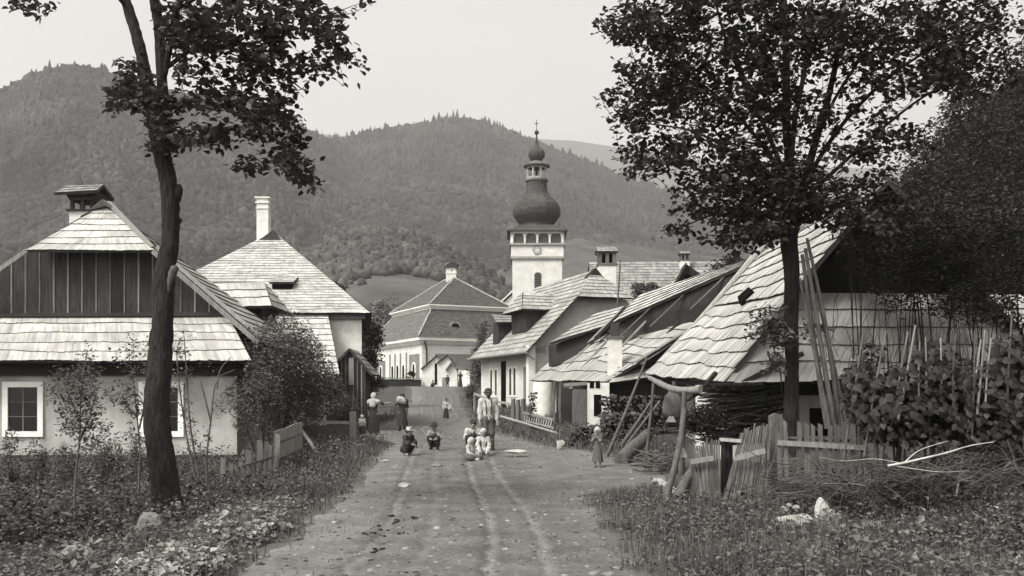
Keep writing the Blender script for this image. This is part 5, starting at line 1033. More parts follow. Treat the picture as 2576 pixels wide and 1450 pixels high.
# ================================================================= people
def sdf_mesh(caps, res, k, box_pad=.05):
    a = np.array([c[0] for c in caps], float); b = np.array([c[1] for c in caps], float); ra = np.array([c[2] for c in caps]); rb = np.array([c[3] for c in caps])
    rm_ = max(ra.max(), rb.max())+box_pad; lo = np.minimum(a.min(0), b.min(0))-rm_; hi = np.maximum(a.max(0), b.max(0))+rm_
    n = np.ceil((hi-lo)/res).astype(int)+1
    ax = [lo[i]+np.arange(n[i])*res for i in range(3)]; Pt = np.stack(np.meshgrid(*ax, indexing='ij'), -1)
    acc = np.zeros(n)
    for i in range(len(a)):
        d = b[i]-a[i]; L2 = max(d@d, 1e-9); t = np.clip(((Pt-a[i])@d)/L2, 0, 1)
        D = np.linalg.norm(Pt-a[i]-t[..., None]*d, axis=-1)-(ra[i]+(rb[i]-ra[i])*t); acc += np.exp(np.clip(-D/k, -60, 60))
    D = -k*np.log(acc+1e-30); S = D < 0
    c = np.zeros(n-1, int); 
    for ox in (0, 1):
        for oy in (0, 1):
            for oz in (0, 1): c += S[ox:n[0]-1+ox, oy:n[1]-1+oy, oz:n[2]-1+oz]
    act = (c > 0) & (c < 8); idx = -np.ones(n-1, int); I = np.argwhere(act); idx[act] = np.arange(len(I))
    sm = np.zeros((len(I), 3)); ct = np.zeros(len(I)); i0, j0, k0_ = I.T
    cor = [(x, y, z) for x in (0, 1) for y in (0, 1) for z in (0, 1)]
    for p in cor:
        for axn in range(3):
            if p[axn]: continue
            q = list(p); q[axn] = 1; d0 = D[i0+p[0], j0+p[1], k0_+p[2]]; d1 = D[i0+q[0], j0+q[1], k0_+q[2]]; m = (d0 < 0) != (d1 < 0)
            t = np.where(m, d0/(d0-d1+1e-12), 0); pos = np.array(p)[None]*np.ones((len(I), 1)); pos[:, axn] = t; sm += pos*m[:, None]; ct += m
    V = lo+(I+sm/ct[:, None])*res; F = []
    for axn in range(3):
        u, v = [(1, 2), (2, 0), (0, 1)][axn]
        s0 = [slice(None)]*3; s1 = [slice(None)]*3; s0[axn] = slice(0, -1); s1[axn] = slice(1, None)
        E = S[tuple(s0)] != S[tuple(s1)]; fl = S[tuple(s0)]; Q = np.argwhere(E); Q = Q[(Q[:, u] > 0) & (Q[:, v] > 0) & (Q[:, u] < n[u]-1) & (Q[:, v] < n[v]-1)]
        du = np.zeros(3, int); du[u] = 1; dv = np.zeros(3, int); dv[v] = 1
        g = lambda X_: idx[tuple(X_.T)]
        f = np.stack([g(Q-du-dv), g(Q-dv), g(Q), g(Q-du)], 1); w = fl[tuple(Q.T)]; f[~w] = f[~w][:, ::-1]; F.append(f)
    return V, np.concatenate(F)
POSE = {}
POSE['stand'] = dict(pel=(0, 0, .52), wst=(0, 0, .60), chs=(0, 0, .71), nb=(0, .005, .815), hd=(0, -.01, .92), sh=(.105, 0, .80), el=(.135, .015, .64), wr=(.14, -.035, .49), hip=(.05, 0, .50), kn=(.055, -.01, .28), an=(.06, .01, .045), toe=(.07, -.085, .018))
POSE['sit'] = dict(pel=(0, 0, .075), wst=(0, .01, .16), chs=(0, .01, .27), nb=(0, 0, .375), hd=(0, -.025, .485), sh=(.10, 0, .355), el=(.135, -.04, .21), wr=(.09, -.15, .17), hip=(.055, 0, .08), kn=(.11, -.20, .14), an=(.07, -.37, .04), toe=(.085, -.40, .09))
POSE['cross'] = dict(POSE['sit'], kn=(.17, -.15, .10), an=(.04, -.23, .035), toe=(.0, -.25, .03))
POSE['crouch'] = dict(pel=(0, .07, .13), wst=(0, .04, .21), chs=(0, -.005, .31), nb=(0, -.035, .405), hd=(0, -.07, .505), sh=(.10, -.03, .39), el=(.14, -.09, .26), wr=(.06, -.17, .24), hip=(.055, .06, .13), kn=(.10, -.13, .27), an=(.07, .0, .045), toe=(.085, -.085, .018))
POSE['reach'] = dict(POSE['stand'])
def person(label, px, py, d, H, rz, pose='stand', wear=(), hs=1.0, armL=None, armR=None, group=None, hair='hair_dark', gr=None, skin='skin', top='cloth_white', low='cloth_dark', lean=0):
    p = {k: np.array(v, float) for k, v in POSE[pose].items()}
    J = lambda k, s=1: p[k]*A(s, 1, 1)
    Lm = {}
    for s in (-1, 1):
        for k in ('sh', 'el', 'wr', 'hip', 'kn', 'an', 'toe'): Lm[k, s] = J(k, s)
    if armL: Lm['el', 1], Lm['wr', 1] = map(np.array, armL)
    if armR: Lm['el', -1], Lm['wr', -1] = map(np.array, armR)
    if pose == 'stand': Lm['an', 1] = Lm['an', 1]+A(.008, .02, 0); Lm['toe', 1] = Lm['toe', 1]+A(.012, .02, 0); Lm['kn', -1] = Lm['kn', -1]+A(0, -.02, 0)
    hd = p['hd']; nb = p['nb']; h = .058*hs; fw = nrm(A(0, -1, 0))
    body = [(p['pel']-A(.03, 0, 0), p['pel']+A(.03, 0, 0), .062, .062), (p['pel'], p['wst'], .062, .055), (p['wst'], p['chs'], .058, .072), (p['chs']-A(.03, 0, 0), p['chs']+A(.03, 0, 0), .06, .06), (p['chs'], nb, .068, .045), (nb, hd-A(0, 0, h*.6), .032, .028*hs**.5),
            (hd+A(0, .012, .012), hd+A(0, .006, .02), h*.98, h*.95), (hd+A(0, -.012, -.02), hd+A(0, -.02, -.045)*hs, h*.72, h*.45), (hd+A(0, -h*.9, .004), hd+A(0, -h*1.12, -.014), h*.13, h*.2)]
    for s in (-1, 1):
        g = lambda k: Lm[k, s]
        body += [(nb+A(0, 0, -.02), g('sh'), .035, .036), (g('sh'), g('el'), .033, .024), (g('el'), g('wr'), .023, .016), (g('hip'), g('kn'), .055, .036), (g('kn'), g('kn')*.6+g('an')*.4, .035, .036), (g('kn')*.6+g('an')*.4, g('an'), .034, .02), (g('an')-A(0, 0, .01), g('toe'), .022, .017), (hd+A(s*h*.93, .01, -.004), hd+A(s*h*1.02, .014, .010), h*.1, h*.16)]
        hv = nrm(g('wr')-g('el')); body.append((g('wr'), g('wr')+hv*.04, .015, .019))
    X, Y = (px-CX)/FPX*d, d; Z = float(gz(X, Y)) if gr is None else gr
    c, s_ = math.cos(rz), math.sin(rz); Rm = np.array([[c, s_, 0], [-s_, c, 0], [0, 0, 1]])
    tr = lambda v: (np.asarray(v, float)*H)@Rm+A(X, Y, Z)
    root = thing('person', label, 'person', (X, Y, Z), group)
    V, F = sdf_mesh(body, .0105, .009); mb = MB(); mb.add(tr(V), F)
    for s in (-1, 1):      # fingers and thumb, eyes, mouth
        w0 = Lm['wr', s]; hv = nrm(Lm['wr', s]-Lm['el', s]); sd_ = nrm(np.cross(hv, [0, 1, .3])) if abs(hv[1]) < .9 else A(1, 0, 0); cu = nrm(np.cross(sd_, hv))
        for i, L in enumerate((.036, .042, .039, .030)):
            b = w0+hv*.052+sd_*(i-1.5)*.0095; tube(mb, tr(np.array([b, b+hv*L*.5-cu*.003, b+hv*L*.8-cu*.012, b+hv*L*.9-cu*.022])), [.0052*H, .0046*H, .0038*H], 5)
        b = w0+hv*.02+sd_*.016; tube(mb, tr(np.array([b, b+sd_*.014+hv*.018, b+sd_*.013+hv*.036-cu*.008])), [.006*H, .0045*H], 5)
        v, f = ICO1; mb.add(tr(v*A(.2, .12, .12)*h+hd+A(s*h*.36, -h*.93, h*.12)), f, 1)
    v, f = ICO1; mb.add(tr(v*A(.32, .08, .07)*h+hd+A(0, -h*1.02, -h*.62)), f, 1)
    mb.build('body', [M[skin], M['hair_dark']], root, smooth=True)
    def cloth(name, caps, m, res=.011, k=.012): V, F = sdf_mesh(caps, res, k); V = V+(.009*vnoise(V*A(34, 34, 14), len(name))+.004*vnoise(V*70, 3))[:, None]*np.stack([V[:, 0]*8, V[:, 1]*8, V[:, 0]*0+.3], 1).clip(-1, 1); b_ = MB(); b_.add(tr(V), F); return b_.build(name, M[m], root, smooth=True)
    def arms(off): return [cp for s in (-1, 1) for cp in ((nb+A(0, 0, -.03), Lm['sh', s], .038+off, .042+off), (Lm['sh', s], Lm['el', s], .037+off, .033+off), (Lm['el', s], Lm['el', s]*.12+Lm['wr', s]*.88, .031+off, .026+off))]
    torso = lambda off: [(p['pel'], p['wst'], .064+off, .06+off), (p['pel']-A(.03, 0, 0), p['pel']+A(.03, 0, 0), .062+off, .062+off), (p['wst'], p['chs'], .062+off, .076+off), (p['chs']-A(.03, 0, 0), p['chs']+A(.03, 0, 0), .062+off, .062+off), (p['chs'], nb-A(0, 0, .02), .07+off, .045+off)]
    for wn in wear:
        if wn == 'shirt': cloth('shirt', torso(.006)+arms(.004), top)
        if wn == 'vest': cloth('vest', [(p['wst'], p['chs'], .068+.008, .082+.008), (p['chs']-A(.04, 0, 0), p['chs']+A(.04, 0, 0), .072, .072), (p['chs'], nb-A(0, 0, .03), .078, .056)], low)
        if wn == 'openvest':
            for s in (-1, 1): cloth('vest', [(p['wst']+A(s*.045, -.012, -.02), p['chs']+A(s*.05, -.015, 0), .052, .058), (p['chs']+A(s*.05, -.012, 0), nb+A(s*.05, 0, -.015), .056, .034)], 'cloth_dark')
        if wn in ('trousers', 'light_trousers'):
            cloth('trousers', [(p['pel']-A(.03, 0, 0), p['pel']+A(.03, 0, 0), .072, .072), (p['pel'], p['wst']*.6+p['pel']*.4, .07, .066)]+[cp for s in (-1, 1) for cp in ((Lm['hip', s], Lm['kn', s], .062, .046), (Lm['kn', s], Lm['an', s]*.92+Lm['kn', s]*.08, .044, .036))], low if wn == 'trousers' else 'cloth_white')
        if wn == 'boots': cloth('boots', [cp for s in (-1, 1) for cp in ((Lm['kn', s]*.25+Lm['an', s]*.75, Lm['an', s], .033, .03), (Lm['an', s]-A(0, 0, .015), Lm['toe', s], .028, .024))], 'hair_dark')
        if wn == 'suspenders':
            b_ = MB()
            for s in (-1, 1): tube(b_, tr(spline([p['wst']+A(s*.035, -.075, -.02), p['chs']+A(s*.045, -.088, .02), nb+A(s*.05, -.045, .0), nb+A(s*.05, .03, .0), p['wst']+A(s*.02, .075, 0)], 4)), .009*H, 5)
            b_.build('suspenders', M['cloth_dark'], root)
        if wn in ('skirt', 'longskirt'):
            zb_ = .14 if wn == 'skirt' else .05; z0 = p['wst'][2]+.01; b_ = MB(); n = 40; an = np.linspace(0, 2*math.pi, n, endpoint=False); rows_ = []
            for t in np.linspace(0, 1, 9):
                r = .068+(.135-.068)*t**.65; fo = 1+.10*t*np.sin(an*9+1)+.05*t*np.sin(an*5); rows_.append(np.stack([r*1.05*fo*np.cos(an), r*.92*fo*np.sin(an), np.full(n, z0+(zb_-z0)*t)+.008*t*np.sin(an*3)], 1))
            V = np.concatenate(rows_); i = np.arange(8)[:, None]*n; j = np.arange(n)[None, :]; j2 = (j+1) % n; b_.add(tr(V), np.stack([i+j, i+j2, i+n+j2, i+n+j], -1).reshape(-1, 4)); b_.build('skirt', M[low], root, smooth=True)
        if wn == 'apron':
            cloth('apron', [(p['wst']+A(0, -.06, 0), p['pel']+A(0, -.095, -.22), .04, .07)], 'cloth_grey')
        if wn == 'gown':   # skirt bunched over bent or crossed legs
            cloth('skirt', [(p['pel'], p['pel']+A(0, 0, .03), .10, .08)]+[cp for s in (-1, 1) for cp in ((Lm['hip', s], Lm['kn', s], .085, .07), (Lm['kn', s], Lm['an', s]*.6+Lm['kn', s]*.4, .066, .06))], low, k=.03)
        if wn == 'dress':
            cloth('dress_top', torso(.008)+[cp for s in (-1, 1) for cp in ((nb+A(0, 0, -.03), Lm['sh', s], .04, .044), (Lm['sh', s], Lm['el', s], .04, .036))], low)
        if wn == 'shawl':
            cloth('shawl', [(nb+A(0, .02, .0), p['chs']+A(0, .03, 0), .07, .085), (nb+A(-.10, .01, -.03), nb+A(.10, .01, -.03), .055, .055), (Lm['sh', 1]+A(0, 0, -.02), Lm['sh', 1]*.7+Lm['el', 1]*.3, .05, .045), (Lm['sh', -1]+A(0, 0, -.02), Lm['sh', -1]*.7+Lm['el', -1]*.3, .05, .045)], 'cloth_white', k=.012)
        if wn == 'kerchief' or wn == 'dark_kerchief':
            cloth('kerchief', [(hd+A(0, .018, .012), hd+A(0, .012, .022), h*1.13, h*1.1), (hd+A(0, .045, -.02), nb+A(0, .035, .0), h*.75, h*.6)], 'cloth_white' if wn == 'kerchief' else 'cloth_dark')
        if wn == 'hair': cloth('hair', [(hd+A(0, .02, .016), hd+A(0, .008, .034), h*1.06, h*.98), (hd+A(0, .035, 0), hd+A(0, .03, -.03), h*.8, h*.6)], hair, res=.009, k=.008)
        if wn == 'longhair': cloth('hair', [(hd+A(0, .02, .014), hd+A(0, .006, .034), h*1.12, h*1.02), (hd+A(0, .04, 0), nb+A(0, .03, .02), h*.95, h*.75), (hd+A(.04, .01, 0)*hs, nb+A(.05, .01, .03), h*.45, h*.35), (hd+A(-.04, .01, 0)*hs, nb+A(-.05, .01, .03), h*.45, h*.35)], hair, res=.009, k=.008)
        if wn == 'cap': cloth('cap', [(hd+A(0, .01, .03), hd+A(0, .008, .036), h*1.08, h*1.02), (hd+A(-.02, -h*.9, .03), hd+A(.02, -h*.9, .03), h*.25, h*.25)], 'cloth_dark', res=.009)
        if wn in ('hat', 'strawhat', 'felthat'):
            mm = 'straw' if wn == 'strawhat' else 'cloth_dark'; br = 2.1 if wn == 'strawhat' else 1.85; zc = hd[2]+h*.42; b_ = MB()
            pr_ = [(.0, .95), (.55, .95), (.85, .8), (.98, .35), (1.02, .0), (br, -.10), (br, -.2), (1.0, -.12), (.3, -.1)]
            if wn == 'felthat': pr_[0] = (0, 1.25); pr_[1] = (.45, 1.2); pr_[2] = (.8, .85)
            lathe(b_, (0, 0, 0), [(max(r, .01)*h, z*h) for r, z in pr_[::-1]], 24); V = np.concatenate(b_.V)
            V = V+A(0, 0, 1)*(.14*h*((V[:, 0]/(br*h))**2))[:, None]; V = V+A(hd[0], hd[1]+.008, zc); b_.V = [tr(V).astype(np.float32)]; b_.build('hat', M[mm], root, smooth=True)
        if wn == 'beard': cloth('beard', [(hd+A(0, -h*.75, -h*.75), hd+A(0, -h*.8, -h*1.25), h*.42, h*.25)], 'hair_dark', res=.008, k=.006)
        if wn == 'bundle': cloth('back_bundle', [(nb+A(.01, .07, .02), nb+A(.09, .09, .05), .07, .06), (nb+A(-.04, .07, -.05), nb+A(.12, .06, -.02), .06, .05)], 'cloth_white', k=.02)
    return root
PI = math.pi
person('man standing in dark hat, loose white shirt with suspenders and dark trousers, arms hanging', 1228, 1130, 26.3, 1.66, .12, 'stand', ('shirt', 'trousers', 'boots', 'suspenders', 'hat', 'hair', 'beard'), low='cloth_mid')
G1 = 'children sitting on the road'
person('boy in dark cap and dark vest over white sleeves sitting behind two others', 1189, 1120, 26.0, 1.42, .1, 'crouch', ('shirt', 'vest', 'trousers', 'cap', 'hair', 'boots'), hs=1.15, low='cloth_dark')
person('fair haired boy in open dark vest and white shirt sitting with legs stretched out', 1216, 1138, 25.1, 1.15, .05, 'sit', ('shirt', 'openvest', 'light_trousers', 'hair'), hs=1.22, hair='hair_fair')
person('small child in white top and dark skirt huddled nearest in front of the two boys', 1184, 1152, 23.9, .98, .9, 'cross', ('shirt', 'gown', 'longhair'), hs=1.28, hair='hair_fair', low='cloth_mid')
person('child squatting alone mid-road in dark pointed hood and pale sleeves', 1093, 1128, 26.6, 1.22, -.1, 'crouch', ('shirt', 'vest', 'trousers', 'boots', 'felthat', 'hair'), hs=1.22, top='cloth_grey')
person('child in wide straw hat and dark clothes squatting turned sideways at the road edge', 1024, 1145, 24.9, 1.22, .95, 'crouch', ('shirt', 'trousers', 'strawhat', 'hair'), hs=1.18, top='cloth_dark', armL=((.13, -.1, .27), (.06, -.19, .16)))
person('woman in white kerchief and white shawl over long dark dress, one arm stretched out', 940, 1103, 36.2, 1.56, PI-.25, 'stand', ('dress', 'longskirt', 'shawl', 'kerchief', 'apron'), armR=((-.22, -.05, .74), (-.33, -.12, .76)))
person('woman in dark skirt seen from behind carrying a white bundle on her shoulder', 1012, 1083, 40.5, 1.55, PI+.2, 'stand', ('dress', 'skirt', 'dark_kerchief', 'bundle', 'boots'), armL=((.17, .03, .70), (.10, .06, .82)))
person('small child in pale top standing close beside the woman in the white shawl', 911, 1112, 34.6, .78, PI, 'stand', ('shirt', 'skirt', 'hair'), hs=1.3, hair='hair_fair')
person('little girl in white blouse and long dark skirt standing on the rising road', 1122, 1050, 52, 1.08, .1, 'stand', ('shirt', 'longskirt', 'hair'), hs=1.22, armL=((.14, -.06, .70), (.05, -.12, .72)))
person('toddler in white sitting on the road right behind the little girl', 1130, 1022, 60, .9, -.3, 'sit', ('shirt', 'light_trousers', 'hair'), hs=1.25)
person('distant child in dark hat bending in front of the white outbuilding', 1088, 975, 101, 1.25, .6, 'crouch', ('shirt', 'gown', 'hat'), hs=1.15)
person('distant child in hat and dark clothes standing against the white outbuilding', 1126, 971, 102, 1.25, .1, 'stand', ('shirt', 'trousers', 'hat', 'boots'), hs=1.15, top='cloth_dark')
person('distant woman in long dark dress with hands raised to her face', 1158, 973, 100, 1.62, .2, 'stand', ('dress', 'longskirt', 'dark_kerchief'), armL=((.13, -.08, .72), (.05, -.12, .86)), armR=((-.13, -.08, .72), (-.05, -.12, .86)), low='cloth_dark')
person('small barefoot child with pale tousled hair in dark smock at the right road edge', 1503, 1185, 22.3, .90, -.35, 'stand', ('dress', 'skirt', 'longhair'), hs=1.3, hair='hair_fair', low='cloth_mid', armL=((.10, -.07, .66), (.03, -.11, .76)), armR=((-.12, -.06, .66), (-.06, -.11, .74)))

# ================================================================= yard things, right side
def one(name, label, cat, mb, m, group=None, loc=None, smooth=False, kind=None):
    o = mb.build(name, m if not isinstance(m, str) else M[m], loc=loc, smooth=smooth); return tag(o, label, cat, group, kind)
def pole(label, a, b, r0, r1, m='bark_light', name='pole', cat='pole', bend=.02, group=None, wob=.08):
    a = np.array(a); b = np.array(b); mid = (a+b)/2+R.normal(size=3)*bend; mb = MB(); tube(mb, spline([a, mid, b], 6), [r0, r1], 8, wob=wob); return one(name, label, cat, mb, m, group, loc=a, smooth=True)
pole('long thin leaning pole crossing in front of the stacked firewood', P(1519, 1166, 24.5), P(1627, 900, 24.8), .05, .025)
pole('shorter leaning pole beside the long one against the firewood', P(1558, 1128, 27), P(1648, 995, 28), .06, .03, 'wood')
pole('second shorter leaning pole just right of the first, half hidden in firewood', P(1566, 1132, 27), P(1660, 1010, 28), .05, .03, 'wood')
pole('slim upright branch post between the firewood and the brushwood heap', P(1622, 1176, 22.5), P(1644, 958, 22.5), .045, .03, 'bark_light', 'post', 'post')
pole('straight birch post holding the carved beam near the gate', P(1714, 1228, 15.6), P(1722, 985, 15.6), .055, .04, 'bark_light', 'post', 'post')
pole('long birch pole leaning left beside the straight birch post', P(1673, 1262, 15.0), P(1722, 1030, 15.5), .058, .04, 'bark_light', 'post', 'post')
pole('thick short slanting prop at the foot of the left gate panel', P(1706, 1250, 15), P(1746, 1178, 15.2), .085, .07, 'bark_light', 'post', 'post')
pole('thin prop behind the slanting prop by the left gate panel', P(1728, 1240, 15.5), P(1742, 1165, 15.6), .035, .03, 'bark_light', 'post', 'post')
mb = MB(); tube(mb, spline([P(1634, 951, 17.5), P(1660, 965, 17), P(1692, 979, 16.5), P(1728, 982, 16.2), P(1762, 981, 16)], 5), [.04, .05, .056, .056, .066], 10, wob=.1); one('bent_log', 'pale bent peeled log hanging under the ragged eave on the right', 'log', mb, 'wood_light', smooth=True)
mb = MB(); tube(mb, spline([P(1722, 1012, 16), P(1760, 985, 16.3), P(1800, 940, 17)], 4), [.02, .035, .045], 8, wob=.1); one('bracket_branch', 'dark forked branch bracing the peeled log under the eave', 'branch', mb, 'bark', smooth=True)
mb = MB(); c = P(1693, 1020, 17.4); v, f = ICO3; q = v*(1+.06*vnoise(v*3, 8))[:, None]*A(.19, .17, .27); q[:, 0:2] *= (1+.18*(-q[:, 2:3]/.27)); q[:, 2] = np.where(q[:, 2] > .2, .2+(q[:, 2]-.2)*1.6, q[:, 2]); mb.add(q+c, f)
tube(mb, [c+A(0, 0, .2), c+A(.02, 0, .42)], [.05, .03], 7); one('sack', 'bulging grey sack hanging below the peeled log', 'sack', mb, 'sack', smooth=True)
mb = MB(); c = P(1689, 1058, 17); prism(mb, [c+A(-.09, 0, -.03), c+A(.08, 0, -.03), c+A(.04, .02, .07), c+A(-.03, .02, .07)], (0, .05, 0)); one('cloth_rag', 'pale rag end showing under the hanging sack', 'rag', mb, 'cloth_grey')
mb = MB(); c = P(1718, 1128, 15.4); lathe(mb, c+A(0, 0, -.14), [(.075, 0), (.055, .06), (.035, .11), (.018, .15)], 12, sx=1.0, sy=.8); one('hanging_cloth', 'small white cone-shaped cloth hung on the birch post', 'cloth', mb, 'cloth_white', smooth=True)
def woodstack(label, x0, x1, y0, y1, z0, z1, r=.05, name='firewood', m='firewood', top=None, n=None, frac=.75):
    mb = MB(); nx = int((x1-x0)/(2*r)); nz_ = int((z1-z0)/(2*r))
    for i in range(nx):
        for j in range(nz_):
            x = x0+(i+.5+.5*(j % 2))*2*r+R.normal()*.012; z = z0+(j+.5)*2*r*.93+R.normal()*.01; zt_ = z1 if top is None else np.interp((x-x0)/(x1-x0), [0, 1], top)
            if z > zt_: continue
            yy = y0+R.normal()*.04; rr = r*R.uniform(.6, 1.15); k = R.integers(3, 7); tube(mb, [(x, yy, z), (x+R.normal()*.03, y1+R.normal()*.04, z+R.normal()*.02)], rr, k)
    o = one(name, label, 'firewood', mb, m, kind='stuff'); return o
woodstack('tall stack of split firewood between the cottage porch and the big right house', 3.0, 5.3, 33.0, 33.9, .2, 1.95, .07)
woodstack('firewood stacked along the shaded wall under the ragged eave', 4.75, 5.7, 24.6, 25.4, -.1, 1.75, .05)
woodstack('dark rounded pile of short logs beside the porch', 1.6, 2.9, 28.6, 29.6, .05, 1.0, .05, top=(.75, 1.05))
woodstack('dark rounded pile of short logs beside the porch', 2.7, 4.1, 29.6, 30.6, .0, 1.35, .05, top=(1.1, 1.4))
woodstack('small logs stacked against the porch post', .62, .95, 37.0, 37.6, .4, 2.0, .05)
mb = MB(); tube(mb, spline([P(1562, 1158, 23), P(1592, 1130, 24), P(1628, 1095, 25.2)], 5), [.17, .18, .15], 12, wob=.05); one('fallen_log', 'thick log lying slanted on the ground in front of the firewood', 'log', mb, 'bark_light', smooth=True)
mb = MB()
for k in range(90):
    a = P(1655+R.normal()*22, 1165+R.normal()*14, 21.5+R.normal()*.4); an_ = R.choice([.2, .8, 2.4, 2.9])+R.normal()*.25; L = R.uniform(.25, .5); b = a+A(math.cos(an_)*L, R.normal()*.15, math.sin(an_)*L*.5); tube(mb, [a, b], R.uniform(.008, .02), 4)
one('brushwood_heap', 'loose heap of short sticks on the ground between two posts', 'brushwood', mb, M['bark_light'], kind='stuff')
mb = MB()
for k in range(230):
    z = R.uniform(.75, 2.0); x = R.uniform(4.4, 5.5); y = 21.0+R.normal()*.12; a = A(x-.5, y, z+R.normal()*.05+.0); b = A(x+.55, y+R.normal()*.1, z+R.normal()*.08+.1); m_ = (a+b)/2+A(0, 0, -.05+R.normal()*.04)
    tube(mb, spline([a, m_, b], 3), R.uniform(.010, .024), 5)
one('brushwood_stack', 'dark stack of long crooked branches under the eave behind the gate', 'brushwood', mb, M['bark'], kind='stuff')
mb = MB()
for k in range(260):
    c = P(1770+R.normal()*28, 1062+R.normal()*15, 18.5+R.normal()*.3); t = R.normal(size=3)*A(.12, .1, .07); tube(mb, [c-t, c+t], R.uniform(.006, .016), 4)
one('brushwood_heap', 'tangled dark heap of twigs on top of the yard clutter behind the gate', 'brushwood', mb, M['bark'], kind='stuff')
mb = MB(); lv = np.array([P(1770+R.normal()*32, 1050+R.normal()*20, 18.3+R.normal()*.2) for _ in range(900)]); leaves(mb, lv, .07); one('dry_leafy_branches', 'dark leafy cut branches heaped behind the birch posts', 'branches', mb, 'leaf_dark', kind='stuff')
mb = MB(); tube(mb, [P(1796, 972, 18), P(1915, 968, 18.5)], .05, 8); one('beam_end', 'dark horizontal beam sticking out over the branch stack', 'beam', mb, 'bark', smooth=True)
# yard gate: two leaning panels
def slat_panel(name, label, A0, A1, B1, B0, n, bat, batm='wood_light', m='wood', extra=None):
    A0, A1, B1, B0 = [np.array(q, float) for q in (A0, A1, B1, B0)]; root = thing(name, label, 'gate', A0); mb = MB(); nn_ = nrm(np.cross(A1-A0, B0-A0)); nn_ = -nn_ if nn_[1] > 0 else nn_
    for i in range(n):
        a = A0+(A1-A0)*(i+.5)/n; b = B0+(B1-B0)*(i+.5)/n+nrm(B0-A0)*R.normal()*.035; w_ = np.linalg.norm(B1-B0)/n; a = a+nn_*R.uniform(0, .015)
        q = MB(); tube(mb, spline([a, (a+b)/2+R.normal(size=3)*.006, b], 2), [w_*.44, w_*.5, w_*.42], 6, wob=.12)
    mb.build('slats', M[m], root)
    mb = MB(); beam(mb, np.array(bat[0])+nn_*.04, np.array(bat[1])+nn_*.04, .025, .075, up=(0, 0, 1)); mb.build('batten', M[batm], root); return root
slat_panel('leaning_gate', 'left leaning panel of thin slats with a pale batten nailed across', P(1751, 1250, 15), P(1812, 1258, 15), P(1810, 1102, 15.1), P(1727, 1122, 15.1), 15, (P(1736, 1163, 15), P(1794, 1153, 15)))
slat_panel('leaning_gate', 'taller right leaning panel of thin slats with a pale slanted batten', P(1829, 1275, 14.6), P(1928, 1270, 14.6), P(1940, 1068, 14.8), P(1872, 1080, 14.8), 15, (P(1843, 1156, 14.6), P(1926, 1134, 14.6)))
mb = MB(); beam(mb, P(1822, 1262, 14.9), P(1868, 1090, 15.1), .06, .02, up=(0, 1, 0)); one('loose_slat', 'single loose slat leaning in the gap between the gate panels', 'slat', mb, 'wood')
mb = MB(); tube(mb, spline([P(1828, 1258, 15.4), P(1828, 1180, 15.4), P(1829, 1100, 15.4)], 3), [.095, .085, .10], 10, wob=.1); one('gate_post', 'thick dark weathered post standing between the two gate panels', 'post', mb, 'bark', smooth=True)
mb = MB(); beam(mb, P(1812, 1106, 15.3), P(1868, 1110, 15.0), .06, .05); one('gate_rail', 'short horizontal rail laid across the dark gate post', 'rail', mb, 'wood_light')
mb = MB(); a = P(1954, 1190, 15); prism(mb, [(a[0]-.09, 15, a[2]-.2), (a[0]+.09, 15, a[2]-.2), (a[0]+.09, 15, P(0, 1045, 15)[2]), (a[0]+.0, 15, P(0, 1040, 15)[2]), (a[0]-.09, 15, P(0, 1047, 15)[2])], (0, .16, 0)); one('gate_post', 'square grey post standing left of the picket fence', 'post', mb, 'wood')
FN = thing('picket_fence', 'weathered picket fence with cut slanting tops below the right linden', 'fence', P(2060, 1200, 14.4))
for i, px in enumerate([1962, 1979, 2008, 2028, 2047, 2067, 2087, 2107, 2126, 2146, 2164, 2183, 2204, 2226]):
    d_ = 14.4; a = P(px+R.normal()*2, 1215, d_); top_ = 1066+R.normal()*4+(30 if i == 0 else 0); w_ = .035*R.uniform(.85, 1.15); mb = MB(); t_ = P(px+R.normal()*3, top_, d_+.03*R.normal())
    prism(mb, [a+A(-w_, 0, 0), a+A(w_, 0, 0), t_+A(w_, 0, -.02*R.random()), t_+A(-w_*.9, 0, .03)], (0, .022, 0)); mb.build('picket', M['wood'], FN)
mb = MB(); beam(mb, P(1956, 1114, 14.37), P(2178, 1127, 14.37), .04, .075, up=(0, 0, 1)); mb.build('rail', M['wood_light'], FN)
mb = MB(); tube(mb, [P(1975, 1103, 14.5), P(2240, 1112, 14.5)], .028, 6); mb.build('rail', M['wood'], FN)
# bundle of poles against the linden
for k, (a, b, dd, r) in enumerate([((2082, 1078), (2018, 640), 16.4, .075), ((2100, 1085), (2026, 625), 16.3, .07), ((2112, 1075), (2030, 600), 16.5, .06), ((2128, 1060), (2040, 640), 16.6, .065), ((2092, 1095), (2012, 700), 16.2, .05)]):
    r *= .72; pole(['leftmost thick pole of the bundle leaning on the right linden', 'second pole from the left in the bundle leaning on the right linden', 'tallest middle pole of the bundle leaning on the right linden', 'rightmost pole of the bundle leaning on the right linden', 'shorter front pole of the bundle leaning on the right linden'][k], P(*a, dd), P(*b, dd), r, r*.6, 'bark_light', 'leaning_pole', 'pole', .03, 'poles leaning on the linden')
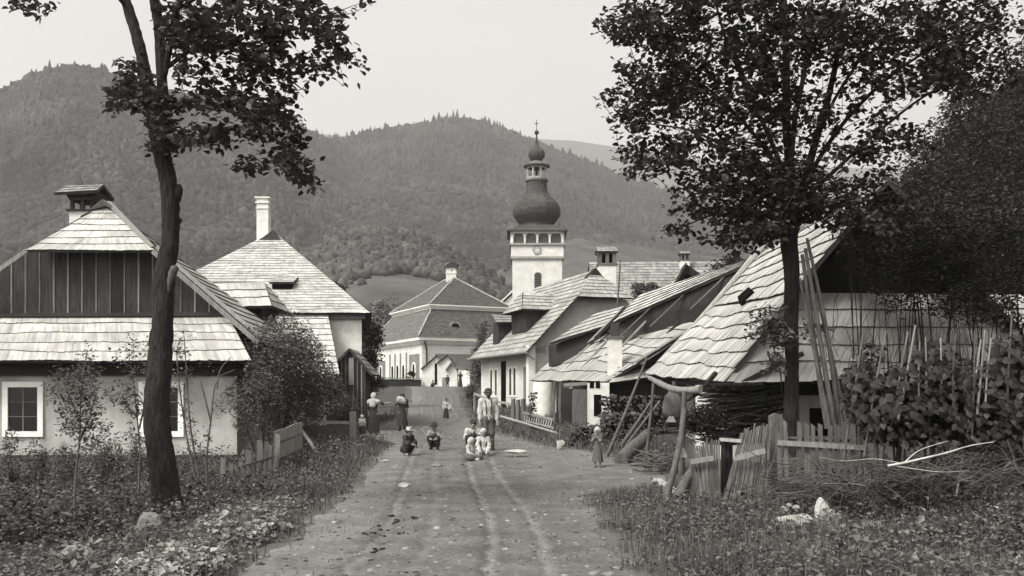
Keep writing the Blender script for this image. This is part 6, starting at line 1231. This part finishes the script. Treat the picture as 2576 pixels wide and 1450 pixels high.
# bean poles and bean leaves
bp = [(2132, 1090, 2172, 835, .018), (2185, 1085, 2229, 832, .02), (2240, 1080, 2284, 835, .02), (2205, 1160, 2200, 1080, .02), (2268, 1010, 2303, 818, .022), (2330, 960, 2328, 848, .016), (2312, 970, 2314, 860, .016), (2418, 1170, 2468, 855, .018), (2446, 1050, 2452, 830, .016), (2462, 1000, 2478, 830, .02), (2482, 980, 2494, 850, .015), (2536, 980, 2546, 790, .02), (2368, 980, 2366, 850, .015), (2400, 1000, 2404, 840, .015)]
od = ['first', 'second', 'third', 'fourth', 'fifth', 'sixth', 'seventh', 'eighth', 'ninth', 'tenth', 'eleventh', 'twelfth', 'thirteenth', 'fourteenth']
bp.sort(key=lambda t: t[2])
for k, (x0, y0, x1, y1, r) in enumerate(bp):
    dd = 12.55+.4*R.random(); a = P(x0, y0, dd); a0 = a-(P(x1, y1, dd)-a)*.25; pole('thin pale bean pole, %s from the left above the bean leaves' % od[k], a0, P(x1, y1, dd), r*.85, r*.62, 'wood_light' if R.random() < .4 else 'wood', 'bean_pole', 'pole', .01, 'bean poles')
def heart(mb, pts, size, dirs=None):
    n = len(pts); out = [(0, 0), (.28, -.16), (.52, .05), (.46, .42), (.2, .8), (0, 1.05), (-.2, .8), (-.46, .42), (-.52, .05), (-.28, -.16)]; V = []; F = []
    for i, p_ in enumerate(pts):
        L = size*R.uniform(.6, 1.3); d_ = nrm(A(R.normal()*.7, -.5+R.normal()*.5, -1.0+R.normal()*.5)); up = nrm(A(R.normal()*.4, -1+R.normal()*.4, .7)); s_ = nrm(np.cross(d_, up)); nn_ = np.cross(s_, d_)
        b = len(V); V.append(p_+d_*L*.35+nn_*L*-.04)
        for x, y in out: V.append(p_+s_*x*L+d_*y*L+nn_*(-abs(x)*.28+(-.10*y*y))*L)
        F += [[b, b+1+j, b+1+(j+1) % 10] for j in range(10)]
    mb.add(np.array(V), np.array(F), 0, r=np.repeat(R.random(n), 10))
rows = [(2200, 1010, 80, 60), (2170, 950, 50, 40, .7), (2290, 980, 70, 70), (2380, 1010, 90, 80), (2350, 900, 50, 40, .7), (2470, 1030, 80, 80), (2540, 960, 60, 90), (2440, 940, 60, 40, .6), (2260, 1080, 90, 40, .8), (2450, 1100, 110, 30, .8), (2540, 880, 40, 50, .5), (2190, 890, 30, 30, .3), (2560, 1080, 40, 60)]
mb = MB(); heart(mb, pxell(rows, 13.05, .35, 1/62.), .088); one('bean_leaves', 'broad drooping bean leaves climbing the poles on the right', 'bean plants', mb, 'leaf_bean', loc=(5.5, 13, .5), kind='stuff')
mb = MB(); leaves(mb, pxell(rows, 13.5, .3, 1/14.), .10); one('bean_undergrowth', 'darker foliage behind the broad bean leaves', 'bean plants', mb, 'leaf_dark', loc=(5.5, 13.5, .5), kind='stuff')
# brush pile and white branch
mb = MB()
for k in range(620):
    x = 1925+R.random()*680; y = np.interp(x, [1930, 2100, 2300, 2576], [1218, 1200, 1188, 1190])+R.normal()*24; dd = 12.6+R.normal()*.4; L = abs(R.normal())*.38+.12; th = R.normal()*.45+(0 if R.random() < .75 else R.uniform(-1.2, 1.2)); a = P(x, y, dd); dr = A(math.cos(th), R.normal()*.35, math.sin(th))*(1 if R.random() < .5 else -1)
    pts = [a]; 
    for q_ in range(3): dr = nrm(dr+R.normal(size=3)*.28); pts.append(pts[-1]+dr*L/3)
    rr_ = R.uniform(.003, .009); tube(mb, spline(pts, 3), [rr_, rr_*.3], 4, cap=False)
    if R.random() < .5: p1 = pts[2]; tube(mb, [p1, p1+nrm(dr+R.normal(size=3)*.6)*L*.4], [rr_*.6, .001], 3, cap=False)
one('brush_pile', 'long pile of dry tangled twigs heaped before the picket fence', 'brush', mb, M['twig'], loc=(5, 12.6, .4), kind='stuff')
mb = MB(); B = lambda x, y: P(x, y, 12.0)
for pts, r in (([B(2234, 1172), B(2270, 1166), B(2330, 1152), B(2380, 1140), B(2440, 1122), B(2500, 1112)], [.017, .015, .011, .004]), ([B(2276, 1163), B(2310, 1135), B(2350, 1120), B(2385, 1110)], [.008, .003]), ([B(2250, 1172), B(2300, 1180), B(2370, 1188), B(2440, 1184)], [.007, .002]), ([B(2270, 1166), B(2200, 1155), B(2120, 1160), B(2060, 1150)], [.005, .002])): tube(mb, spline(pts, 5), r, 7, wob=.08)
one('birch_branch', 'bare white birch branch lying on top of the brush pile', 'branch', mb, M['birch'], smooth=True)
# stones
def stone(label, px, py, d, s, seed, rot=0, m='stone', group=None, zoff=0, rough=.25):
    p_ = P(px, py, d); mb = MB(); rock(mb, p_, s, seed, rough, rot=rot); return one('stone', label, 'stone', mb, m, group)
poly = A((2051, 1292), (2054, 1268), (2058, 1255), (2067, 1250), (2076, 1266), (2084, 1280), (2098, 1290), (2101, 1303), (2108, 1316), (2106, 1345), (2064, 1345), (2056, 1315)); pc_ = poly.mean(0)
v, f = ICO3; v = v; th_ = np.arctan2(v[:, 2], v[:, 0]); pa_ = np.arctan2(-(poly[:, 1]-pc_[1]), poly[:, 0]-pc_[0]); pr2 = np.linalg.norm(poly-pc_, axis=1); o_ = np.argsort(pa_); rr_ = np.interp(th_, pa_[o_], pr2[o_], period=2*math.pi)*12.0/FPX
rad_ = np.sqrt(v[:, 0]**2+v[:, 2]**2); q = np.stack([np.cos(th_)*rr_*rad_**.8, v[:, 1]*.10*(1+.3*vnoise(v*3, 5)), np.sin(th_)*rr_*rad_**.8], 1)+.008*vnoise(v*5, 6)[:, None]; mb = MB(); mb.add(q+P(pc_[0], pc_[1], 12.0), f); one('stone', 'tall pointed white stone standing upright in the right weeds', 'stone', mb, 'stone')
stone('long low white-topped stone lying left of the pointed stone', 2002, 1318, 12.0, (.24, .15, .11), 12, 0)
stone('small white stone at the back left of the upright stones', 1972, 1282, 12.6, (.06, .05, .05), 13); stone('small pale chip stone behind the low white stone', 1985, 1272, 12.7, (.035, .03, .03), 14); stone('small flat chip right of the small back stones', 2004, 1276, 12.6, (.05, .04, .025), 15)
stone('greyish half-buried stone right of the pointed stone', 2192, 1322, 11.6, (.15, .1, .07), 16, m='stone_dark'); stone('pale lump leaning on the right foot of the pointed stone', 2108, 1302, 12.1, (.06, .05, .05), 17)
stone('round pale stone lying in the middle left of the road', 1020, 1221, 17.0, (.11, .07, .05), 18)
stone('mossy grey boulder at the foot of the left linden', 372, 1325, 12.6, (.20, .16, .19), 19, m='stone_dark', rough=.2); stone('small pale stone right of the left linden trunk', 448, 1268, 14.1, (.05, .03, .04), 20)
stone('rounded stone overgrown by weeds in the left foreground', 190, 1395, 9.6, (.17, .12, .10), 21, m='stone_dark')
stone('long flat pale stone in the verge right of the seated children', 1300, 1136, 24.6, (.28, .12, .05), 22); stone('flat pale stone on the verge below the rail fence', 1232, 1018+20, 44, (.25, .15, .06), 23); stone('small flat stone beside the seated group', 1100+8, 1122, 29, (.12, .08, .03), 24)
stone('low embedded stone in the road before the squatting child', 1100, 1172, 20.5, (.14, .09, .03), 25, m='stone_dark'); stone('tiny pale stone on the road before the seated group', 1202, 1156, 22.2, (.06, .04, .025), 26); stone('pale stone at the left road edge near the straw hat child', 970, 1160, 21.7, (.11, .07, .03), 27); stone('grey block stone by the dark log pile', 1409, 1118, 26.5, (.13, .1, .16), 28)
# pebbles, clods and dung scattered on the road
mb = MB(); v, f = ICO1
for k in range(3200):
    y = 7.3+27*R.random()**1.5; rl, rr = np.interp(y, *RL), np.interp(y, *RRt); x = R.uniform(rl-.1, rr+.1); s_ = abs(R.normal())**1.5*.009+.004; mb.add(v*(1+.3*(R.random((len(v), 1))-.5))*A(1.2, 1, .6)*s_+A(x, y, float(gz(x, y))+.006), f, 0, r=float(R.random()))
one('road_pebbles', 'small stones and clods scattered over the dirt road', 'pebbles', mb, mat('road_grit', .13, .4, 8, rndv=.8), loc=(0, 15, 0), kind='stuff')
mb = MB(); cl = [(965, 1330, 26), (1000, 1312, 14), (1010, 1345, 10), (1040, 1306, 10), (935, 1345, 22), (950, 1380, 14), (985, 1300, 8)]
for px, py, s_ in cl:
    for _ in range(7): dd = 1.7*FPX/(py-HY); p_ = P(px, py, dd)+A(R.normal()*s_*.004, R.normal()*.07, 0); mb.add(v*(1+.4*(R.random((len(v), 1))-.5))*A(1.3, 1, .7)*R.uniform(.008, .022)+A(p_[0], p_[1], float(gz(p_[0], p_[1]))+.015), f)
one('dung_clods', 'dark crumbled clods lying between the wheel tracks', 'clods', mb, M['bark'], loc=(-1.4, 12, 0), kind='stuff')
# ---- fences on the left
FB = thing('board_fence', 'low fence of horizontal weathered boards running to a pale post', 'fence', P(820, 1115, 28.5))
for i, (ya, yb) in enumerate([(1056, 1058), (1072, 1073), (1088, 1088), (1103, 1102)]):
    mb = MB(); beam(mb, P(752, ya+6, 28.3), P(884, yb+6, 29.5), .04, .19 if i else .10, up=(0, 0, 1)); mb.build('board', M['wood_light'] if i == 0 else M['wood_dark'] if False else M['wood'], FB)
mb = MB(); a = P(888, 1100, 29.5); box(mb, a[0]-.09, a[0]+.09, 29.4, 29.58, a[2]-.35, P(0, 1036, 29.5)[2]); mb.build('post', M['wood_light'], FB)
pole('dark plank propped diagonally against the board fence', P(803, 1147, 25), P(742, 1062, 26.5), .05, .045, 'wood', 'prop_plank', 'plank')
pole('thin upright stick above the pale fence post', P(886, 1040, 30), P(885, 985, 30), .02, .015, 'wood', 'stick', 'stick')
PF = thing('plank_fence', 'grey plank fence panel bending away behind the leaning pickets', 'fence', P(715, 1190, 22.5))
qd = [(688, 1196, 1086, 22.0), (716, 1186, 1078, 22.9), (742, 1172, 1066, 23.8), (760, 1160, 1062, 24.6)]
for (a, b) in zip(qd[:-1], qd[1:]):
    mb = MB(); prism(mb, [P(a[0], a[1], a[3]), P(b[0]-1.5, b[1], b[3]), P(b[0]-1.5, b[2], b[3]), P(a[0], a[2], a[3])], (0.02, .03, 0)); mb.build('panel', M['wood_light'], PF)
mb = MB(); 
for t in (.3, .7): beam(mb, P(688, 1196-110*t, 21.95), P(760, 1160-98*t, 24.5), .03, .05)
mb.build('rail', M['wood'], PF)
PK = thing('picket_fence', 'row of uneven grey pickets leaning beside the left verge', 'fence', P(620, 1200, 20.5))
for px, y0, y1 in [(560, 1210, 1150), (578, 1212, 1165), (590, 1212, 1172), (603, 1212, 1160), (614, 1212, 1170), (626, 1212, 1140), (640, 1212, 1145), (652, 1210, 1106), (668, 1208, 1110), (680, 1206, 1120), (693, 1205, 1090)]:
    mb = MB(); dd = 19.6+(px-560)/130*1.6; w_ = .05*R.uniform(.7, 1.2); a, t_ = P(px, y0+10, dd), P(px+R.normal()*3, y1+R.normal()*4, dd); prism(mb, [a-A(w_, 0, 0), a+A(w_, 0, 0), t_+A(w_, 0, -.02), t_+A(-w_, 0, .02)], (0, .025, 0)); mb.build('picket', M['wood'], PK)
mb = MB(); beam(mb, P(560, 1188, 19.7), P(690, 1150, 21.1), .03, .05); mb.build('rail', M['wood'], PK)
# ---- fence by the white street house
RF = thing('rail_fence', 'low fence of stout round posts with a pale top rail before the white street house', 'fence', P(1290, 1050, 41))
for i, (px, y0, y1, dd) in enumerate([(1194, 1030, 988, 46), (1242, 1042, 1010, 43), (1291, 1056, 1003, 40), (1303, 1058, 1006, 39.5), (1316, 1056, 1004, 39.3)]):
    mb = MB(); tube(mb, [P(px, y0+4, dd), P(px, y1, dd)], .09 if i > 1 else .06, 9, wob=.06); mb.build('post', M['wood_light'] if i < 2 else M['wood'], RF, smooth=True)
for a, b in (((1195, 992, 46), (1226, 1003, 44.2)), ((1228, 1008, 44), (1290, 1017, 40.1))):
    mb = MB(); beam(mb, P(*a), P(*b), .14, .08); mb.build('rail', M['wood_light'], RF)
LF = thing('ladder', 'pale ladder-like lattice lying low against the verge before the round pier', 'ladder', P(1350, 1070, 36.5))
for a, b in (((1316, 1038, 38), (1392, 1056, 34.5)), ((1322, 1060, 37.6), (1392, 1077, 34.3))):
    mb = MB(); beam(mb, P(*a), P(*b), .05, .07); mb.build('side_rail', M['wood_light'], LF)
for k in range(12):
    t = (k+.5)/12; mb = MB(); a = P(1318+74*t, 1039+18*t, 38-3.5*t); b = P(1322+70*t-6, 1061+17*t, 37.6-3.3*t); beam(mb, a, b, .03, .04); mb.build('rung', M['wood_light'], LF)
pole('pale rail lying along the verge edge near the cottage porch', P(1260, 1048, 38), P(1400, 1090, 31), .05, .04, 'wood_light', 'rail', 'rail')
mb = MB(); pts = [P(1640, 1200, 19.8), P(1660, 1190, 20.0), P(1705, 1230, 17), P(1700, 1250, 16.3), P(1680, 1240, 17)]
pts = [A(q_[0], q_[1], float(gz(q_[0], q_[1]))) for q_ in pts]; prism(mb, pts, (0, 0, .06)); one('stone_slab', 'flat pale paving slabs at the foot of the birch posts', 'slab', mb, 'stone')
